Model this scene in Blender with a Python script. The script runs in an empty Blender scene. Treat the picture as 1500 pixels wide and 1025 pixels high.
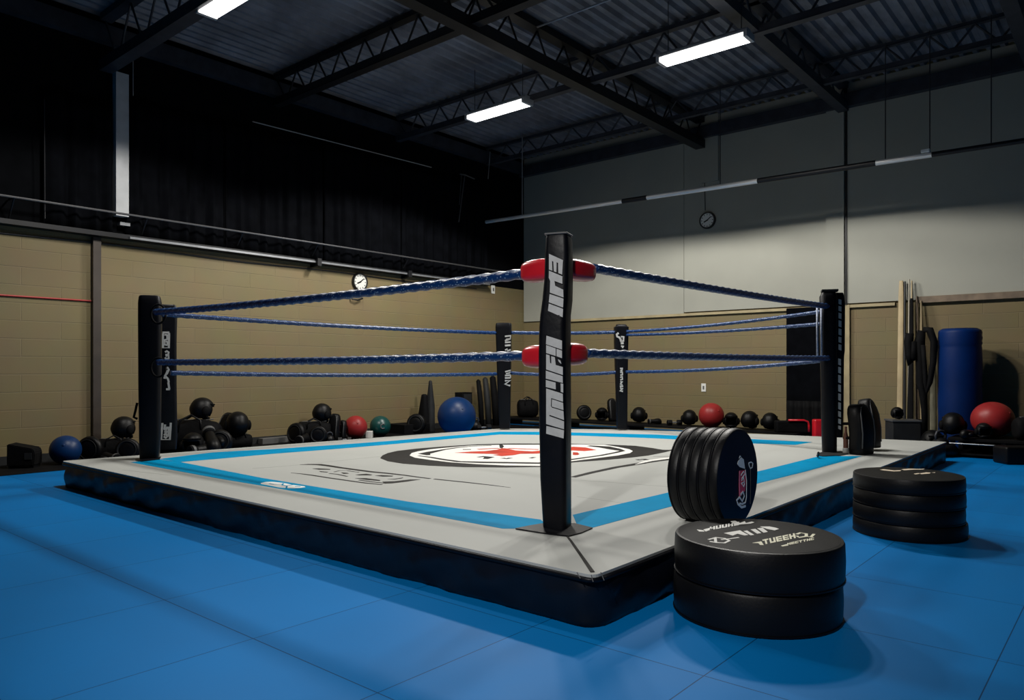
import bpy, bmesh, math, random
from mathutils import Vector, Matrix, noise
PI = math.pi
random.seed(5)
scene = bpy.context.scene
COL = scene.collection

# ------------------------------------------------------------------ view geometry
F, HY, HC = 1087.0, 540.0, 1.08          # focal length in pixels, horizon row, eye height
CR, CF = Vector((.7637, .6456, 0)), Vector((-.6456, .7637, 0))   # camera right / forward in room axes
EYE = Vector((0, 0, HC))
def ray(px, py):
    return CF + CR * ((px - 750) / F) + Vector((0, 0, (HY - py) / F))
def on_z(px, py, z):
    r = ray(px, py); return EYE + r * ((z - HC) / r.z)
def on_u(px, py, u):
    r = ray(px, py); return EYE + r * (u / r.x)
def on_v(px, py, v):
    r = ray(px, py); return EYE + r * (v / r.y)
def at(px, Z, z=0.0):
    p = CF * Z + CR * ((px - 750) / F * Z); return Vector((p.x, p.y, z))
def zat(py, Z): return HC + (HY - py) * Z / F
def Zu(px, u): return u / ray(px, HY).x
def Zv(px, v): return v / ray(px, HY).y

# ------------------------------------------------------------------ materials
MC = {}
def mat(name, col, rough=.5, metal=0., var=0., vscale=6., bump=0., bscale=60., emit=0., ecol=None, coat=0., spec=.5):
    if name in MC: return MC[name]
    m = bpy.data.materials.new(name); m.use_nodes = True
    nt = m.node_tree; b = nt.nodes['Principled BSDF']
    b.inputs['Base Color'].default_value = (*col, 1)
    b.inputs['Roughness'].default_value = rough
    b.inputs['Metallic'].default_value = metal
    b.inputs['Coat Weight'].default_value = coat
    b.inputs['Specular IOR Level'].default_value = spec
    tc = nt.nodes.new('ShaderNodeTexCoord')
    if var:
        n = nt.nodes.new('ShaderNodeTexNoise'); n.inputs['Scale'].default_value = vscale; n.inputs['Detail'].default_value = 4
        nt.links.new(tc.outputs['Object'], n.inputs['Vector'])
        r = nt.nodes.new('ShaderNodeValToRGB')
        r.color_ramp.elements[0].position = .3; r.color_ramp.elements[1].position = .7
        r.color_ramp.elements[0].color = (*[c * (1 - var) for c in col], 1)
        r.color_ramp.elements[1].color = (*[min(1, c * (1 + var)) for c in col], 1)
        nt.links.new(n.outputs['Fac'], r.inputs['Fac']); nt.links.new(r.outputs['Color'], b.inputs['Base Color'])
    if bump:
        n2 = nt.nodes.new('ShaderNodeTexNoise'); n2.inputs['Scale'].default_value = bscale; n2.inputs['Detail'].default_value = 3
        nt.links.new(tc.outputs['Object'], n2.inputs['Vector'])
        bp = nt.nodes.new('ShaderNodeBump'); bp.inputs['Strength'].default_value = bump; bp.inputs['Distance'].default_value = .01
        nt.links.new(n2.outputs['Fac'], bp.inputs['Height']); nt.links.new(bp.outputs['Normal'], b.inputs['Normal'])
    if emit:
        b.inputs['Emission Color'].default_value = (*(ecol or col), 1); b.inputs['Emission Strength'].default_value = emit
    MC[name] = m
    return m

VINYL = mat('black_vinyl', (.003, .0034, .0055), .42, spec=.2, var=.25, bump=.15, bscale=25)
SKIRT = mat('skirt_vinyl', (.003, .0045, .009), .38, spec=.3, var=.3, bump=.25, bscale=9)
RUBBER = mat('black_rubber', (.0035, .0036, .0045), .45, spec=.28, var=.2, bump=.08, bscale=70)
RUBTOP = mat('disc_face', (.0045, .0045, .0045), .55, spec=.08, var=.2, bump=.08, bscale=50)
NAVYFACE = mat('navy_face', (.002, .0035, .015), .5, spec=.2, var=.3)
GEAR = mat('gear_leather', (.0022, .0022, .0027), .45, spec=.2, var=.3, bump=.3, bscale=18)
GEAR2 = mat('gear_cloth', (.0035, .0035, .004), .75, spec=.1, var=.3, bump=.3, bscale=30)
GREY = mat('grey_trim', (.09, .09, .09), .5, var=.2)
DKGREY = mat('dark_grey_case', (.018, .019, .020), .6, spec=.2, var=.2)
WHITE = mat('white_print', (.48, .48, .47), .5, var=.08, vscale=30)
WHITEP = mat('white_mat_print', (.80, .80, .76), .55, var=.05, vscale=9)
CREAMP = mat('cream_print', (.85, .72, .55), .45, var=.1, vscale=20)
INK = mat('dark_mat_print', (.022, .021, .020), .65, var=.15, spec=.12)
INKGREY = mat('grey_mat_print', (.30, .30, .29), .6)
REDP = mat('red_mat_print', (.50, .045, .022), .6, spec=.15, var=.3, vscale=5)
PINKP = mat('crimson_print', (.85, .06, .13), .5, var=.3)
REDV = mat('red_vinyl', (.55, .012, .022), .3, var=.12, bump=.1, bscale=14, coat=.3)
CANVAS = mat('canvas', (.415, .425, .405), .65, spec=.12, var=.04, vscale=1.2, bump=.05, bscale=120)
STRIPE = mat('blue_stripe', (.0, .235, .46), .6, var=.08, spec=.03)
STEEL = mat('dark_steel', (.035, .038, .048), .5, metal=.3, var=.3)
STEELB = mat('black_steel', (.007, .0075, .0095), .45, metal=.3, var=.3)
GALV = mat('galvanised', (.30, .31, .33), .35, metal=.6, var=.2)
CHROME = mat('bright_tube', (.85, .85, .84), .35, metal=.35)
WIRE = mat('wire', (.02, .02, .022), .5)
PALEWIRE = mat('pale_wire', (.35, .35, .35), .4, metal=.5)
CURT = mat('black_curtain', (.0022, .0025, .0035), .9, var=.3, spec=.03)
WOOD = mat('pale_board', (.40, .31, .17), .55, var=.25, vscale=3)
WOODT = mat('wood_trim', (.16, .115, .075), .6, var=.3)
TUBE = mat('lamp_tube', (1, 1, 1), .4, emit=3.5, ecol=(1., .98, .95))
LAMPH = mat('lamp_housing', (.45, .45, .45), .5)
BALLR = mat('red_ball', (.26, .018, .018), .42, spec=.3, var=.12, bump=.05)
BALLB = mat('blue_ball', (.001, .022, .09), .42, spec=.3, var=.1, bump=.05)
BALLG = mat('green_ball', (.003, .05, .045), .35, var=.1, bump=.05)
BLUEV = mat('blue_vinyl', (.0, .014, .085), .5, spec=.15, var=.15, vscale=3, bump=.1, bscale=12)
SWITCH = mat('switch_plate', (.7, .7, .66), .4)
RIM = mat('clock_rim', (.01, .01, .01), .3)
REDC = mat('red_cable', (.35, .02, .015), .5)
BROWN = mat('brown_bottle', (.16, .06, .035), .35)
CFACE = mat('clock_face', (.62, .62, .58), .4)

def rope_mat():
    m = mat('blue_rope', (.008, .05, .20), .35, bump=.2, bscale=140)
    nt = m.node_tree; b = nt.nodes['Principled BSDF']
    tc = nt.nodes.new('ShaderNodeTexCoord'); v = nt.nodes.new('ShaderNodeTexVoronoi'); v.inputs['Scale'].default_value = 55
    nt.links.new(tc.outputs['Object'], v.inputs['Vector'])
    r = nt.nodes.new('ShaderNodeValToRGB'); e = r.color_ramp.elements
    e[0].position = .16; e[0].color = (.30, .42, .55, 1); e[1].position = .25; e[1].color = (.004, .03, .12, 1)
    nt.links.new(v.outputs['Distance'], r.inputs['Fac']); nt.links.new(r.outputs['Color'], b.inputs['Base Color'])
    return m
ROPE = rope_mat()

def block_mat(name, axis, col, col2, mortar):
    m = bpy.data.materials.new(name); m.use_nodes = True; nt = m.node_tree; b = nt.nodes['Principled BSDF']
    g = nt.nodes.new('ShaderNodeNewGeometry'); s = nt.nodes.new('ShaderNodeSeparateXYZ'); c = nt.nodes.new('ShaderNodeCombineXYZ')
    nt.links.new(g.outputs['Position'], s.inputs[0])
    nt.links.new(s.outputs[axis], c.inputs[0]); nt.links.new(s.outputs[2], c.inputs[1])
    br = nt.nodes.new('ShaderNodeTexBrick'); nt.links.new(c.outputs[0], br.inputs['Vector'])
    br.inputs['Scale'].default_value = 1; br.inputs['Brick Width'].default_value = .81; br.inputs['Row Height'].default_value = .203
    br.inputs['Mortar Size'].default_value = .006; br.inputs['Mortar Smooth'].default_value = .4
    br.inputs['Color1'].default_value = (*col, 1); br.inputs['Color2'].default_value = (*col2, 1); br.inputs['Mortar'].default_value = (*mortar, 1)
    n = nt.nodes.new('ShaderNodeTexNoise'); n.inputs['Scale'].default_value = 2.2; n.inputs['Detail'].default_value = 5
    nt.links.new(g.outputs['Position'], n.inputs['Vector'])
    mx = nt.nodes.new('ShaderNodeMixRGB'); mx.blend_type = 'MULTIPLY'; mx.inputs[0].default_value = .22
    nt.links.new(br.outputs['Color'], mx.inputs[1]); nt.links.new(n.outputs['Color'], mx.inputs[2]); 
    nt.links.new(mx.outputs[0], b.inputs['Base Color'])
    bp = nt.nodes.new('ShaderNodeBump'); bp.invert = True; bp.inputs['Strength'].default_value = .7; bp.inputs['Distance'].default_value = .012
    nt.links.new(br.outputs['Fac'], bp.inputs['Height']); nt.links.new(bp.outputs['Normal'], b.inputs['Normal'])
    b.inputs['Roughness'].default_value = .55; b.inputs['Specular IOR Level'].default_value = .25
    return m
TANL = block_mat('tan_block_left', 1, (.195, .153, .078), (.187, .148, .074), (.225, .18, .10))
TANB = block_mat('tan_block_back', 0, (.195, .153, .078), (.187, .148, .074), (.225, .18, .10))
CREAM = mat('cream_paint', (.30, .30, .255), .6, var=.05, vscale=1.5, bump=.03)
DARKP = mat('dark_paint', (.0025, .0028, .0035), .9, var=.2, spec=.03)

def floor_mat():
    m = bpy.data.materials.new('blue_floor_mats'); m.use_nodes = True; nt = m.node_tree; b = nt.nodes['Principled BSDF']
    g = nt.nodes.new('ShaderNodeNewGeometry')
    mp = nt.nodes.new('ShaderNodeMapping'); mp.inputs['Location'].default_value = (.40 + .77 * 40, -1.6 + .83 * 40, 0)
    nt.links.new(g.outputs['Position'], mp.inputs['Vector'])
    br = nt.nodes.new('ShaderNodeTexBrick'); br.offset = 0; nt.links.new(mp.outputs[0], br.inputs['Vector'])
    br.inputs['Scale'].default_value = 1; br.inputs['Brick Width'].default_value = .77; br.inputs['Row Height'].default_value = .83
    br.inputs['Mortar Size'].default_value = .0022; br.inputs['Mortar Smooth'].default_value = .1
    br.inputs['Color1'].default_value = (.0, .16, .47, 1); br.inputs['Color2'].default_value = (.0, .18, .52, 1); br.inputs['Mortar'].default_value = (.0, .05, .15, 1)
    n = nt.nodes.new('ShaderNodeTexNoise'); n.inputs['Scale'].default_value = 1.6; n.inputs['Detail'].default_value = 6
    nt.links.new(g.outputs['Position'], n.inputs['Vector'])
    mx = nt.nodes.new('ShaderNodeMixRGB'); mx.blend_type = 'MULTIPLY'; mx.inputs[0].default_value = .18
    nt.links.new(br.outputs['Color'], mx.inputs[1]); nt.links.new(n.outputs['Fac'], mx.inputs[2])
    nt.links.new(mx.outputs[0], b.inputs['Base Color'])
    rr = nt.nodes.new('ShaderNodeMapRange'); rr.inputs['To Min'].default_value = .46; rr.inputs['To Max'].default_value = .60
    nt.links.new(n.outputs['Fac'], rr.inputs['Value']); nt.links.new(rr.outputs[0], b.inputs['Roughness'])
    b.inputs['Specular IOR Level'].default_value = .08
    bp = nt.nodes.new('ShaderNodeBump'); bp.invert = True; bp.inputs['Strength'].default_value = .5; bp.inputs['Distance'].default_value = .006
    nt.links.new(br.outputs['Fac'], bp.inputs['Height']); nt.links.new(bp.outputs['Normal'], b.inputs['Normal'])
    return m
FLOOR = floor_mat()
DECK = mat('roof_deck', (.17, .18, .21), .5, metal=.2, var=.35, vscale=2.5)

# ------------------------------------------------------------------ mesh helpers
def BM(): return bmesh.new()
def obj(name, bm, mats, parent=None, smooth=False, label=None):
    """link bm as one mesh object; vertices of children are given in the room's axes and moved into the parent's frame"""
    if parent is not None and not parent.get('_local'):
        bmesh.ops.translate(bm, verts=bm.verts, vec=-parent.location)
    bmesh.ops.recalc_face_normals(bm, faces=bm.faces)
    me = bpy.data.meshes.new(name); bm.to_mesh(me); bm.free()
    if not isinstance(mats, (list, tuple)): mats = [mats]
    for m in mats: me.materials.append(m)
    if smooth:
        for p in me.polygons: p.use_smooth = True
        if smooth != 'all':
            me.set_sharp_from_angle(angle=math.radians(38))
    o = bpy.data.objects.new(name, me); COL.objects.link(o)
    if parent is not None: o.parent = parent
    if label: o['label'] = label
    return o
def tag(o, label, cat, group=None, kind=None):
    o['label'] = label; o['category'] = cat
    if group: o['group'] = group
    if kind: o['kind'] = kind
    return o
def thing(name, label, cat, loc=(0, 0, 0), group=None):
    o = bpy.data.objects.new(name, None); COL.objects.link(o); o.location = loc
    o.empty_display_size = .1
    return tag(o, label, cat, group)
def struct(name, bm, m, **k):
    o = obj(name, bm, m, **k); o['kind'] = 'structure'; return o
def mi(faces, i):
    for f in faces: f.material_index = i
def box(bm, lo, hi, M=None, idx=0, bevel=0.):
    c = [(lo[i] + hi[i]) / 2 for i in range(3)]; s = [abs(hi[i] - lo[i]) for i in range(3)]
    r = bmesh.ops.create_cube(bm, size=1)
    vs = r['verts']
    for v in vs: v.co = Vector((c[0] + v.co.x * s[0], c[1] + v.co.y * s[1], c[2] + v.co.z * s[2]))
    fs = list({f for v in vs for f in v.link_faces})
    if bevel:
        es = list({e for v in vs for e in v.link_edges})
        rb = bmesh.ops.bevel(bm, geom=es, offset=bevel, segments=3, profile=.6, affect='EDGES')
        vs = list({v for f in rb['faces'] for v in f.verts} | {v for v in vs if v.is_valid})
        fs = list({f for v in vs for f in v.link_faces})
    if M is not None:
        for v in vs: v.co = M @ v.co
    mi(fs, idx)
    return vs
def tube(bm, pts, r, seg=8, idx=0, cap=True):
    pts = [Vector(p) for p in pts]; rings = []
    rr = r if isinstance(r, (list, tuple)) else [r] * len(pts)
    up = None
    for i, p in enumerate(pts):
        t = (pts[min(i + 1, len(pts) - 1)] - pts[max(i - 1, 0)]).normalized()
        if up is None: up = Vector((0, 0, 1)) if abs(t.z) < .9 else Vector((1, 0, 0))
        a = t.cross(up).normalized(); b = a.cross(t).normalized(); up = b
        rings.append([bm.verts.new(p + (a * math.cos(k * 2 * PI / seg) + b * math.sin(k * 2 * PI / seg)) * rr[i]) for k in range(seg)])
    fs = []
    for i in range(len(rings) - 1):
        for k in range(seg):
            fs.append(bm.faces.new((rings[i][k], rings[i][(k + 1) % seg], rings[i + 1][(k + 1) % seg], rings[i + 1][k])))
    if cap: fs += [bm.faces.new(rings[0][::-1]), bm.faces.new(rings[-1])]
    mi(fs, idx); return fs
def loft(bm, rings, idx=0, cap=True):
    R = [[bm.verts.new(p) for p in ring] for ring in rings]; n = len(R[0]); fs = []
    for i in range(len(R) - 1):
        for k in range(n): fs.append(bm.faces.new((R[i][k], R[i][(k + 1) % n], R[i + 1][(k + 1) % n], R[i + 1][k])))
    if cap: fs += [bm.faces.new(R[0][::-1]), bm.faces.new(R[-1])]
    mi(fs, idx); return fs
def lathe(bm, prof, seg=32, M=None, idx=0):
    """profile of (radius, height) turned about z"""
    rings = []
    for r, z in prof:
        rings.append([Vector((r * math.cos(k * 2 * PI / seg), r * math.sin(k * 2 * PI / seg), z)) for k in range(seg)])
    if M is not None: rings = [[M @ p for p in r] for r in rings]
    return loft(bm, rings, idx)
def ellipsoid(bm, c, s, M=None, seg=20, rings=12, idx=0):
    r = bmesh.ops.create_uvsphere(bm, u_segments=seg, v_segments=rings, radius=1)
    for v in r['verts']:
        p = Vector((v.co.x * s[0] + c[0], v.co.y * s[1] + c[1], v.co.z * s[2] + c[2])); v.co = M @ p if M is not None else p
    fs = list({f for v in r['verts'] for f in v.link_faces}); mi(fs, idx); return r['verts']
def rrect(w, d, r, n=5):
    out = []
    for cx, cy, a0 in ((w/2 - r, d/2 - r, 0), (-w/2 + r, d/2 - r, PI/2), (-w/2 + r, -d/2 + r, PI), (w/2 - r, -d/2 + r, 3*PI/2)):
        for k in range(n): a = a0 + k * PI / 2 / (n - 1); out.append((cx + r * math.cos(a), cy + r * math.sin(a)))
    return out
def prism(bm, pts, nrm, th, idx=0):
    """polygon (may be concave) given in space, thickened along nrm"""
    nrm = Vector(nrm).normalized()
    a = [bm.verts.new(Vector(p)) for p in pts]; b = [bm.verts.new(Vector(p) + nrm * th) for p in pts]
    n = len(a); fs = []
    try: fs.append(bm.faces.new(b)); fs.append(bm.faces.new(a[::-1]))
    except ValueError: return []
    for k in range(n): fs.append(bm.faces.new((a[k], a[(k + 1) % n], b[(k + 1) % n], b[k])))
    mi(fs, idx); return fs
class Plane:
    def __init__(s, p, n): s.p = Vector(p); s.n = Vector(n).normalized()
    def hit(s, px, py, lift=0):
        r = ray(px, py); q = s.p + s.n * lift
        return EYE + r * ((q - EYE).dot(s.n) / r.dot(s.n))
    def poly(s, bm, pts, lift=.001, th=.001, idx=0):
        return prism(bm, [s.hit(x, y, lift) for x, y in pts], s.n, th, idx)
    def stroke(s, bm, pts, w, lift=.001, th=.001, idx=0):
        P = [s.hit(x, y, lift) for x, y in pts]
        ww = w if isinstance(w, (list, tuple)) else [w] * len(P)
        L, R = [], []
        for i, p in enumerate(P):
            t = P[min(i + 1, len(P) - 1)] - P[max(i - 1, 0)]
            t.normalize(); q = s.n.cross(t).normalized()
            L.append(p + q * ww[i] / 2); R.append(p - q * ww[i] / 2)
        for i in range(len(P) - 1):
            prism(bm, [L[i], L[i + 1], R[i + 1], R[i]], s.n, th, idx)
def Z(ox, oy, s, pts): return [(ox + x / s, oy + y / s) for x, y in pts]
def smoothpoly(pts, k=2):
    for _ in range(k):
        q = []
        for i in range(len(pts)):
            a, b = pts[i], pts[(i + 1) % len(pts)]
            q += [(a[0]*.75 + b[0]*.25, a[1]*.75 + b[1]*.25), (a[0]*.25 + b[0]*.75, a[1]*.25 + b[1]*.75)]
        pts = q
    return pts
def glyph_row(pl, bm, p0, p1, q, n, seed, th=.001, idx=0, lift=.001):
    """a row of squat block letters between p0 and p1 (baseline); q = offset from baseline to cap line"""
    rnd = random.Random(seed)
    def P(a, b): return (p0[0] + (p1[0]-p0[0])*a + q[0]*b, p0[1] + (p1[1]-p0[1])*a + q[1]*b)
    for i in range(n):
        a0 = i / n; a1 = (i + .86) / n; w = (a1 - a0) * .32
        shapes = rnd.choice([[(a0, a0+w, 0, 1), (a0, a1, .75, 1), (a0, a1, 0, .25)], [(a0, a0+w, 0, 1), (a1-w, a1, 0, 1), (a0, a1, .4, .62)],
                             [(a0, a0+w, 0, 1), (a0, a1, .78, 1), (a0, a1, .4, .6), (a0, a1, 0, .22)], [(a0, a1, .76, 1), (a0+(a1-a0)/2-w/2, a0+(a1-a0)/2+w/2, 0, 1)],
                             [(a0, a0+w, 0, 1), (a1-w, a1, 0, 1), (a0, a1, 0, .25)]])
        for k, (x0, x1, y0, y1) in enumerate(shapes):
            pl.poly(bm, [P(x0, y0), P(x1, y0), P(x1, y1), P(x0, y1)], lift=lift + k * .0001, th=th, idx=idx)

# ------------------------------------------------------------------ room
UL, VB, ZC = -9.69, 11.85, 5.38
UR, VF = 4.5, -4.0
b = BM(); box(b, (UL - .2, VF - .2, -.1), (UR + .2, VB + .2, 0)); struct('floor', b, FLOOR)
# corrugated deck
b = BM(); prof = []; u = UL - .2; p = .16
while u < UR + .2:
    prof += [(u, ZC), (u + .05, ZC), (u + .075, ZC + .05), (u + .135, ZC + .05)]; u += p
prev = None
for (x, z) in prof:
    cur = (b.verts.new((x, VF - .2, z)), b.verts.new((x, VB + .2, z)))
    if prev: b.faces.new((prev[0], cur[0], cur[1], prev[1]))
    prev = cur
box(b, (UL - .2, VF - .2, ZC + .1), (UR + .2, VB + .2, ZC + .2)); struct('ceiling', b, DECK)
# left wall
TL = 2.70
b = BM(); box(b, (UL - .2, VF - .2, 0), (UL, VB, TL)); box(b, (UL - .2, VF - .2, TL), (UL, VB, ZC + .1), idx=1)
struct('wall_left', b, [TANL, DARKP])
# back wall: tan block dado, cream boards standing proud above it
TB = 2.045
b = BM(); box(b, (UL - .2, VB, 0), (UR, VB + .2, ZC + .1), idx=0)
box(b, (UL + .02, VB - .035, TB), (on_v(1003, 400, VB).x, VB, ZC), idx=1)
box(b, (on_v(1003, 400, VB).x + .012, VB - .045, TB + .02), (UR, VB, ZC), idx=1)
struct('wall_back', b, [TANB, CREAM])
b = BM(); box(b, (UR, VF - .2, 0), (UR + .2, VB + .2, ZC + .1)); struct('wall_right', b, DARKP)
b = BM(); box(b, (UL, VF - .2, 0), (UR, VF, ZC + .1)); struct('wall_front', b, DARKP)
b = BM(); box(b, (UL, VF, 0), (UL + .03, VB - .6, .10)); struct('baseboard_left', b, DKGREY)
# trims
b = BM(); box(b, (UL, VF, TL - .02), (UL + .16, VB - 1.2, TL + .035)); struct('trim_1', b, STEELB)
b = BM(); v0 = on_u(190, 350, UL + .16).y; box(b, (UL + .16, v0, TL - .015), (UL + .175, VB - 1.25, TL + .012)); struct('trim_2', b, GALV)
ua, ub = on_v(1345, 440, VB).x, on_v(1560, 440, VB).x
b = BM(); box(b, (ua, VB - .07, TB - .03), (ub, VB - .045, TB + .06)); struct('trim_3', b, WOODT)
b = BM(); box(b, (on_v(800, 470, VB).x, VB - .05, TB - .045), (on_v(1312, 470, VB).x, VB - .002, TB - .002)); struct('trim_4', b, mat('tan_trim', (.33, .27, .15), .6, var=.15))
b = BM(); box(b, (UL, VB - .16, 5.0), (UR, VB - .046, 5.2)); struct('trim_5', b, STEEL)
# pilasters and seams of the back wall
def pil(name, xa, xb, z0, z1, m, d=.1):
    a, c = on_v(xa, 400, VB).x, on_v(xb, 400, VB).x
    b = BM(); box(b, (a, VB - d, z0), (c, VB - .046, z1)); return struct(name, b, m)
pil('trim_6', 1213, 1239, TB, ZC, CREAM)
pil('trim_7', 1238, 1246, 0, TB, mat('tan_trim', (.33, .27, .15)), .06)
pil('trim_8', 1031, 1055, 4.25, ZC, CREAM, .09)
pil('trim_9', 1240, 1242.5, TB, ZC, STEELB, .07)
b = BM(); box(b, (UL, VF, 5.05), (UL + .12, VB - .2, 5.26)); struct('trim_10', b, STEEL)

# ------------------------------------------------------------------ roof steel
def angle_bar(bm, p, q, w=.06, h=.06, idx=0):
    p, q = Vector(p), Vector(q); d = (q - p); L = d.length; d.normalize()
    s = d.cross(Vector((0, 0, 1))).normalized(); n = s.cross(d)
    M = Matrix(((d.x, s.x, n.x, p.x), (d.y, s.y, n.y, p.y), (d.z, s.z, n.z, p.z), (0, 0, 0, 1)))
    box(bm, (0, -w/2, -.006), (L, w/2, .006), M, idx); box(bm, (0, -w/2, 0), (L, -w/2 + .01, h), M, idx); box(bm, (0, w/2 - .01, 0), (L, w/2, h), M, idx)
def truss(name, label, p, q, zb, zt, w, step, m, group, solid=False):
    t = thing(name, label, 'beam', ((p[0]+q[0])/2, (p[1]+q[1])/2, zb), group)
    P, Q = Vector((*p, 0)), Vector((*q, 0)); L = (Q - P).length
    b = BM(); angle_bar(b, P + Vector((0, 0, zb)), Q + Vector((0, 0, zb)), w, w * .8); obj('bottom_chord', b, m, t)
    b = BM(); angle_bar(b, P + Vector((0, 0, zt)), Q + Vector((0, 0, zt)), w * .9, w * .5); obj('top_chord', b, m, t)
    b = BM(); n = max(2, int(L / step)); 
    for i in range(n):
        a = P.lerp(Q, i / n); c = P.lerp(Q, (i + .5) / n); e = P.lerp(Q, (i + 1) / n)
        tube(b, [a + Vector((0, 0, zt)), c + Vector((0, 0, zb + .02))], .014, 6); tube(b, [c + Vector((0, 0, zb + .02)), e + Vector((0, 0, zt))], .014, 6)
    obj('web', b, m, t)
    return t
GA, GB, GCC = -5.72, -3.40, -1.05
truss('roof_girder', 'heavy black roof girder running away to the back wall between the two middle lamps', (GA, VF), (GA, VB - .1), 4.84, 5.28, .17, .55, STEELB, 'roof girders')
truss('roof_girder', 'dark roof girder meeting the back wall above the pale pilaster, beside the longest lamp', (GB, VF), (GB, VB - .1), 4.95, 5.30, .15, .6, STEEL, 'roof girders')
truss('roof_girder', 'unlit roof girder in the top right corner', (GCC, VF), (GCC, VB - .1), 4.95, 5.30, .15, .6, STEEL, 'roof girders')
truss('roof_joist', 'deep dark roof joist ending at the black wall above the pale hanging column', (UL + .1, 3.70), (UR, 3.70), 4.69, 5.30, .15, .7, STEEL, 'roof joists')
truss('roof_joist', 'open web roof joist crossing the heavy black girder near the top middle', (UL + .1, 6.04), (UR, 6.04), 4.90, 5.30, .12, .5, STEELB, 'roof joists')
truss('roof_joist', 'open web roof joist passing just behind the middle lamp', (UL + .1, 8.35), (UR, 8.35), 4.93, 5.30, .10, .5, STEEL, 'roof joists')
truss('roof_joist', 'farthest open web roof joist, close to the back wall', (UL + .1, 10.6), (UR, 10.6), 5.0, 5.30, .08, .5, STEEL, 'roof joists')
# bracing rods between joists
def rod(name, label, cat, pts, r, m, group=None, seg=8):
    b = BM(); tube(b, pts, r, seg); o = obj(name, b, m, smooth=True); tag(o, label, cat, group); return o
rod('conduit', 'thin pale conduit running under the deck from the heavy girder towards the right', 'conduit', [(-5.6, 7.1, 5.24), (4.4, 7.1, 5.24)], .012, GALV)
rod('conduit', 'thin dark conduit under the deck behind the longest lamp', 'conduit', [(-8.6, 8.75, 5.2), (-3.45, 8.75, 5.2), (-3.45, 8.75, 5.3)], .015, STEEL)

# ------------------------------------------------------------------ lamps
def lamp(label, pa, pb, zb=4.66, W=.19, power=1.):
    pa, pb = Vector(pa), Vector(pb); c = (pa + pb) / 2; L = abs(pb.x - pa.x)
    t = thing('ceiling_lamp', label, 'lamp', (c.x, c.y, zb), 'hanging hall lamps')
    b = BM(); M = Matrix.Translation((c.x, c.y, zb))
    box(b, (-L/2 - .02, -W/2 - .012, .052), (L/2 + .02, W/2 + .012, .075), M); box(b, (-L/2, -.05, .075), (L/2, .05, .12), M)
    for s in (-1, 1): box(b, (s * L/2 - .02, -W/2 - .01, .0), (s * L/2 + .02, W/2 + .01, .06), M)
    obj('housing', b, LAMPH, t)
    b = BM(); box(b, (-L/2 + .021, -W/2, .0), (L/2 - .021, W/2, .051), M, bevel=.008); obj('diffuser', b, TUBE, t)
    for s in (-1, 1):
        b = BM(); tube(b, [(c.x + s * L * .42, c.y, zb + .12), (c.x + s * L * .42, c.y, ZC)], .005, 6); obj('hanger', b, WIRE, t)
    for k in (-1, 1):
        ld = bpy.data.lights.new('hall_lamp_light', 'SPOT'); ld.spot_size = math.radians(150); ld.spot_blend = .10; ld.shadow_soft_size = .12
        ld.energy = LE * power / 2; ld.color = (1., .965, .90)
        lo = bpy.data.objects.new('hall_lamp_light', ld); COL.objects.link(lo); lo.location = (c.x + k * L * .28, c.y, zb - .13)
LE = 600
SPE = 1050
zl = 4.66
p3a, p3b = on_z(966, 93, zl), on_z(1100, 60, zl); v = (p3a.y + p3b.y) / 2
lamp('longest lit strip lamp, hanging right of the heavy girder', (p3a.x, v, 0), (p3b.x, v, 0))
p2a, p2b = on_z(686, 176, zl), on_z(776, 154, zl); v = (p2a.y + p2b.y) / 2
lamp('lit strip lamp hanging lowest in view, left of the heavy girder', (p2a.x, v, 0), (p2b.x, v, 0))
p1a = on_z(303, 24, zl)
lamp('lit strip lamp cut off by the top edge, near the black wall', (p1a.x, p1a.y, 0), (p1a.x + 1.15, p1a.y, 0), power=.68)
# spotlight added out of view to brighten the near post lettering and floor
sp = Vector((-.6, -2.2, 4.55)); aim = Vector((-2.4, 2.9, .4)); dv = (aim - sp).normalized()
t = thing('added_ring_spot', 'added black round spotlight, unseen behind the viewer', 'spotlight', sp)
Ms = Matrix.Translation(sp) @ dv.to_track_quat('-Z', 'Y').to_matrix().to_4x4()
b = BM(); lathe(b, [(.05, .30), (.11, .27), (.13, .05), (.17, 0), (.165, -.002), (.125, .05), (.10, .25), (.001, .26)], 32, Ms); obj('hood', b, STEELB, t, smooth=True)
b = BM(); lathe(b, [(.10, .19), (.10, .20), (.001, .21)], 24, Ms); obj('lens', b, TUBE, t, smooth=True)
b = BM(); tube(b, [Ms @ Vector((0, 0, .28)), sp - dv * .35 + Vector((0, 0, .25)), (sp.x - dv.x * .35, sp.y - dv.y * .35, ZC - .01)], .018, 8); obj('yoke', b, STEELB, t, smooth=True)
ld = bpy.data.lights.new('added_ring_spot_light', 'SPOT'); ld.spot_size = math.radians(46); ld.spot_blend = 1.; ld.shadow_soft_size = .12; ld.energy = SPE; ld.color = (1., .97, .93)
lo = bpy.data.objects.new('added_ring_spot_light', ld); COL.objects.link(lo); lo.location = sp + dv * .03; lo.rotation_euler = dv.to_track_quat('-Z', 'Y').to_euler()

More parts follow.
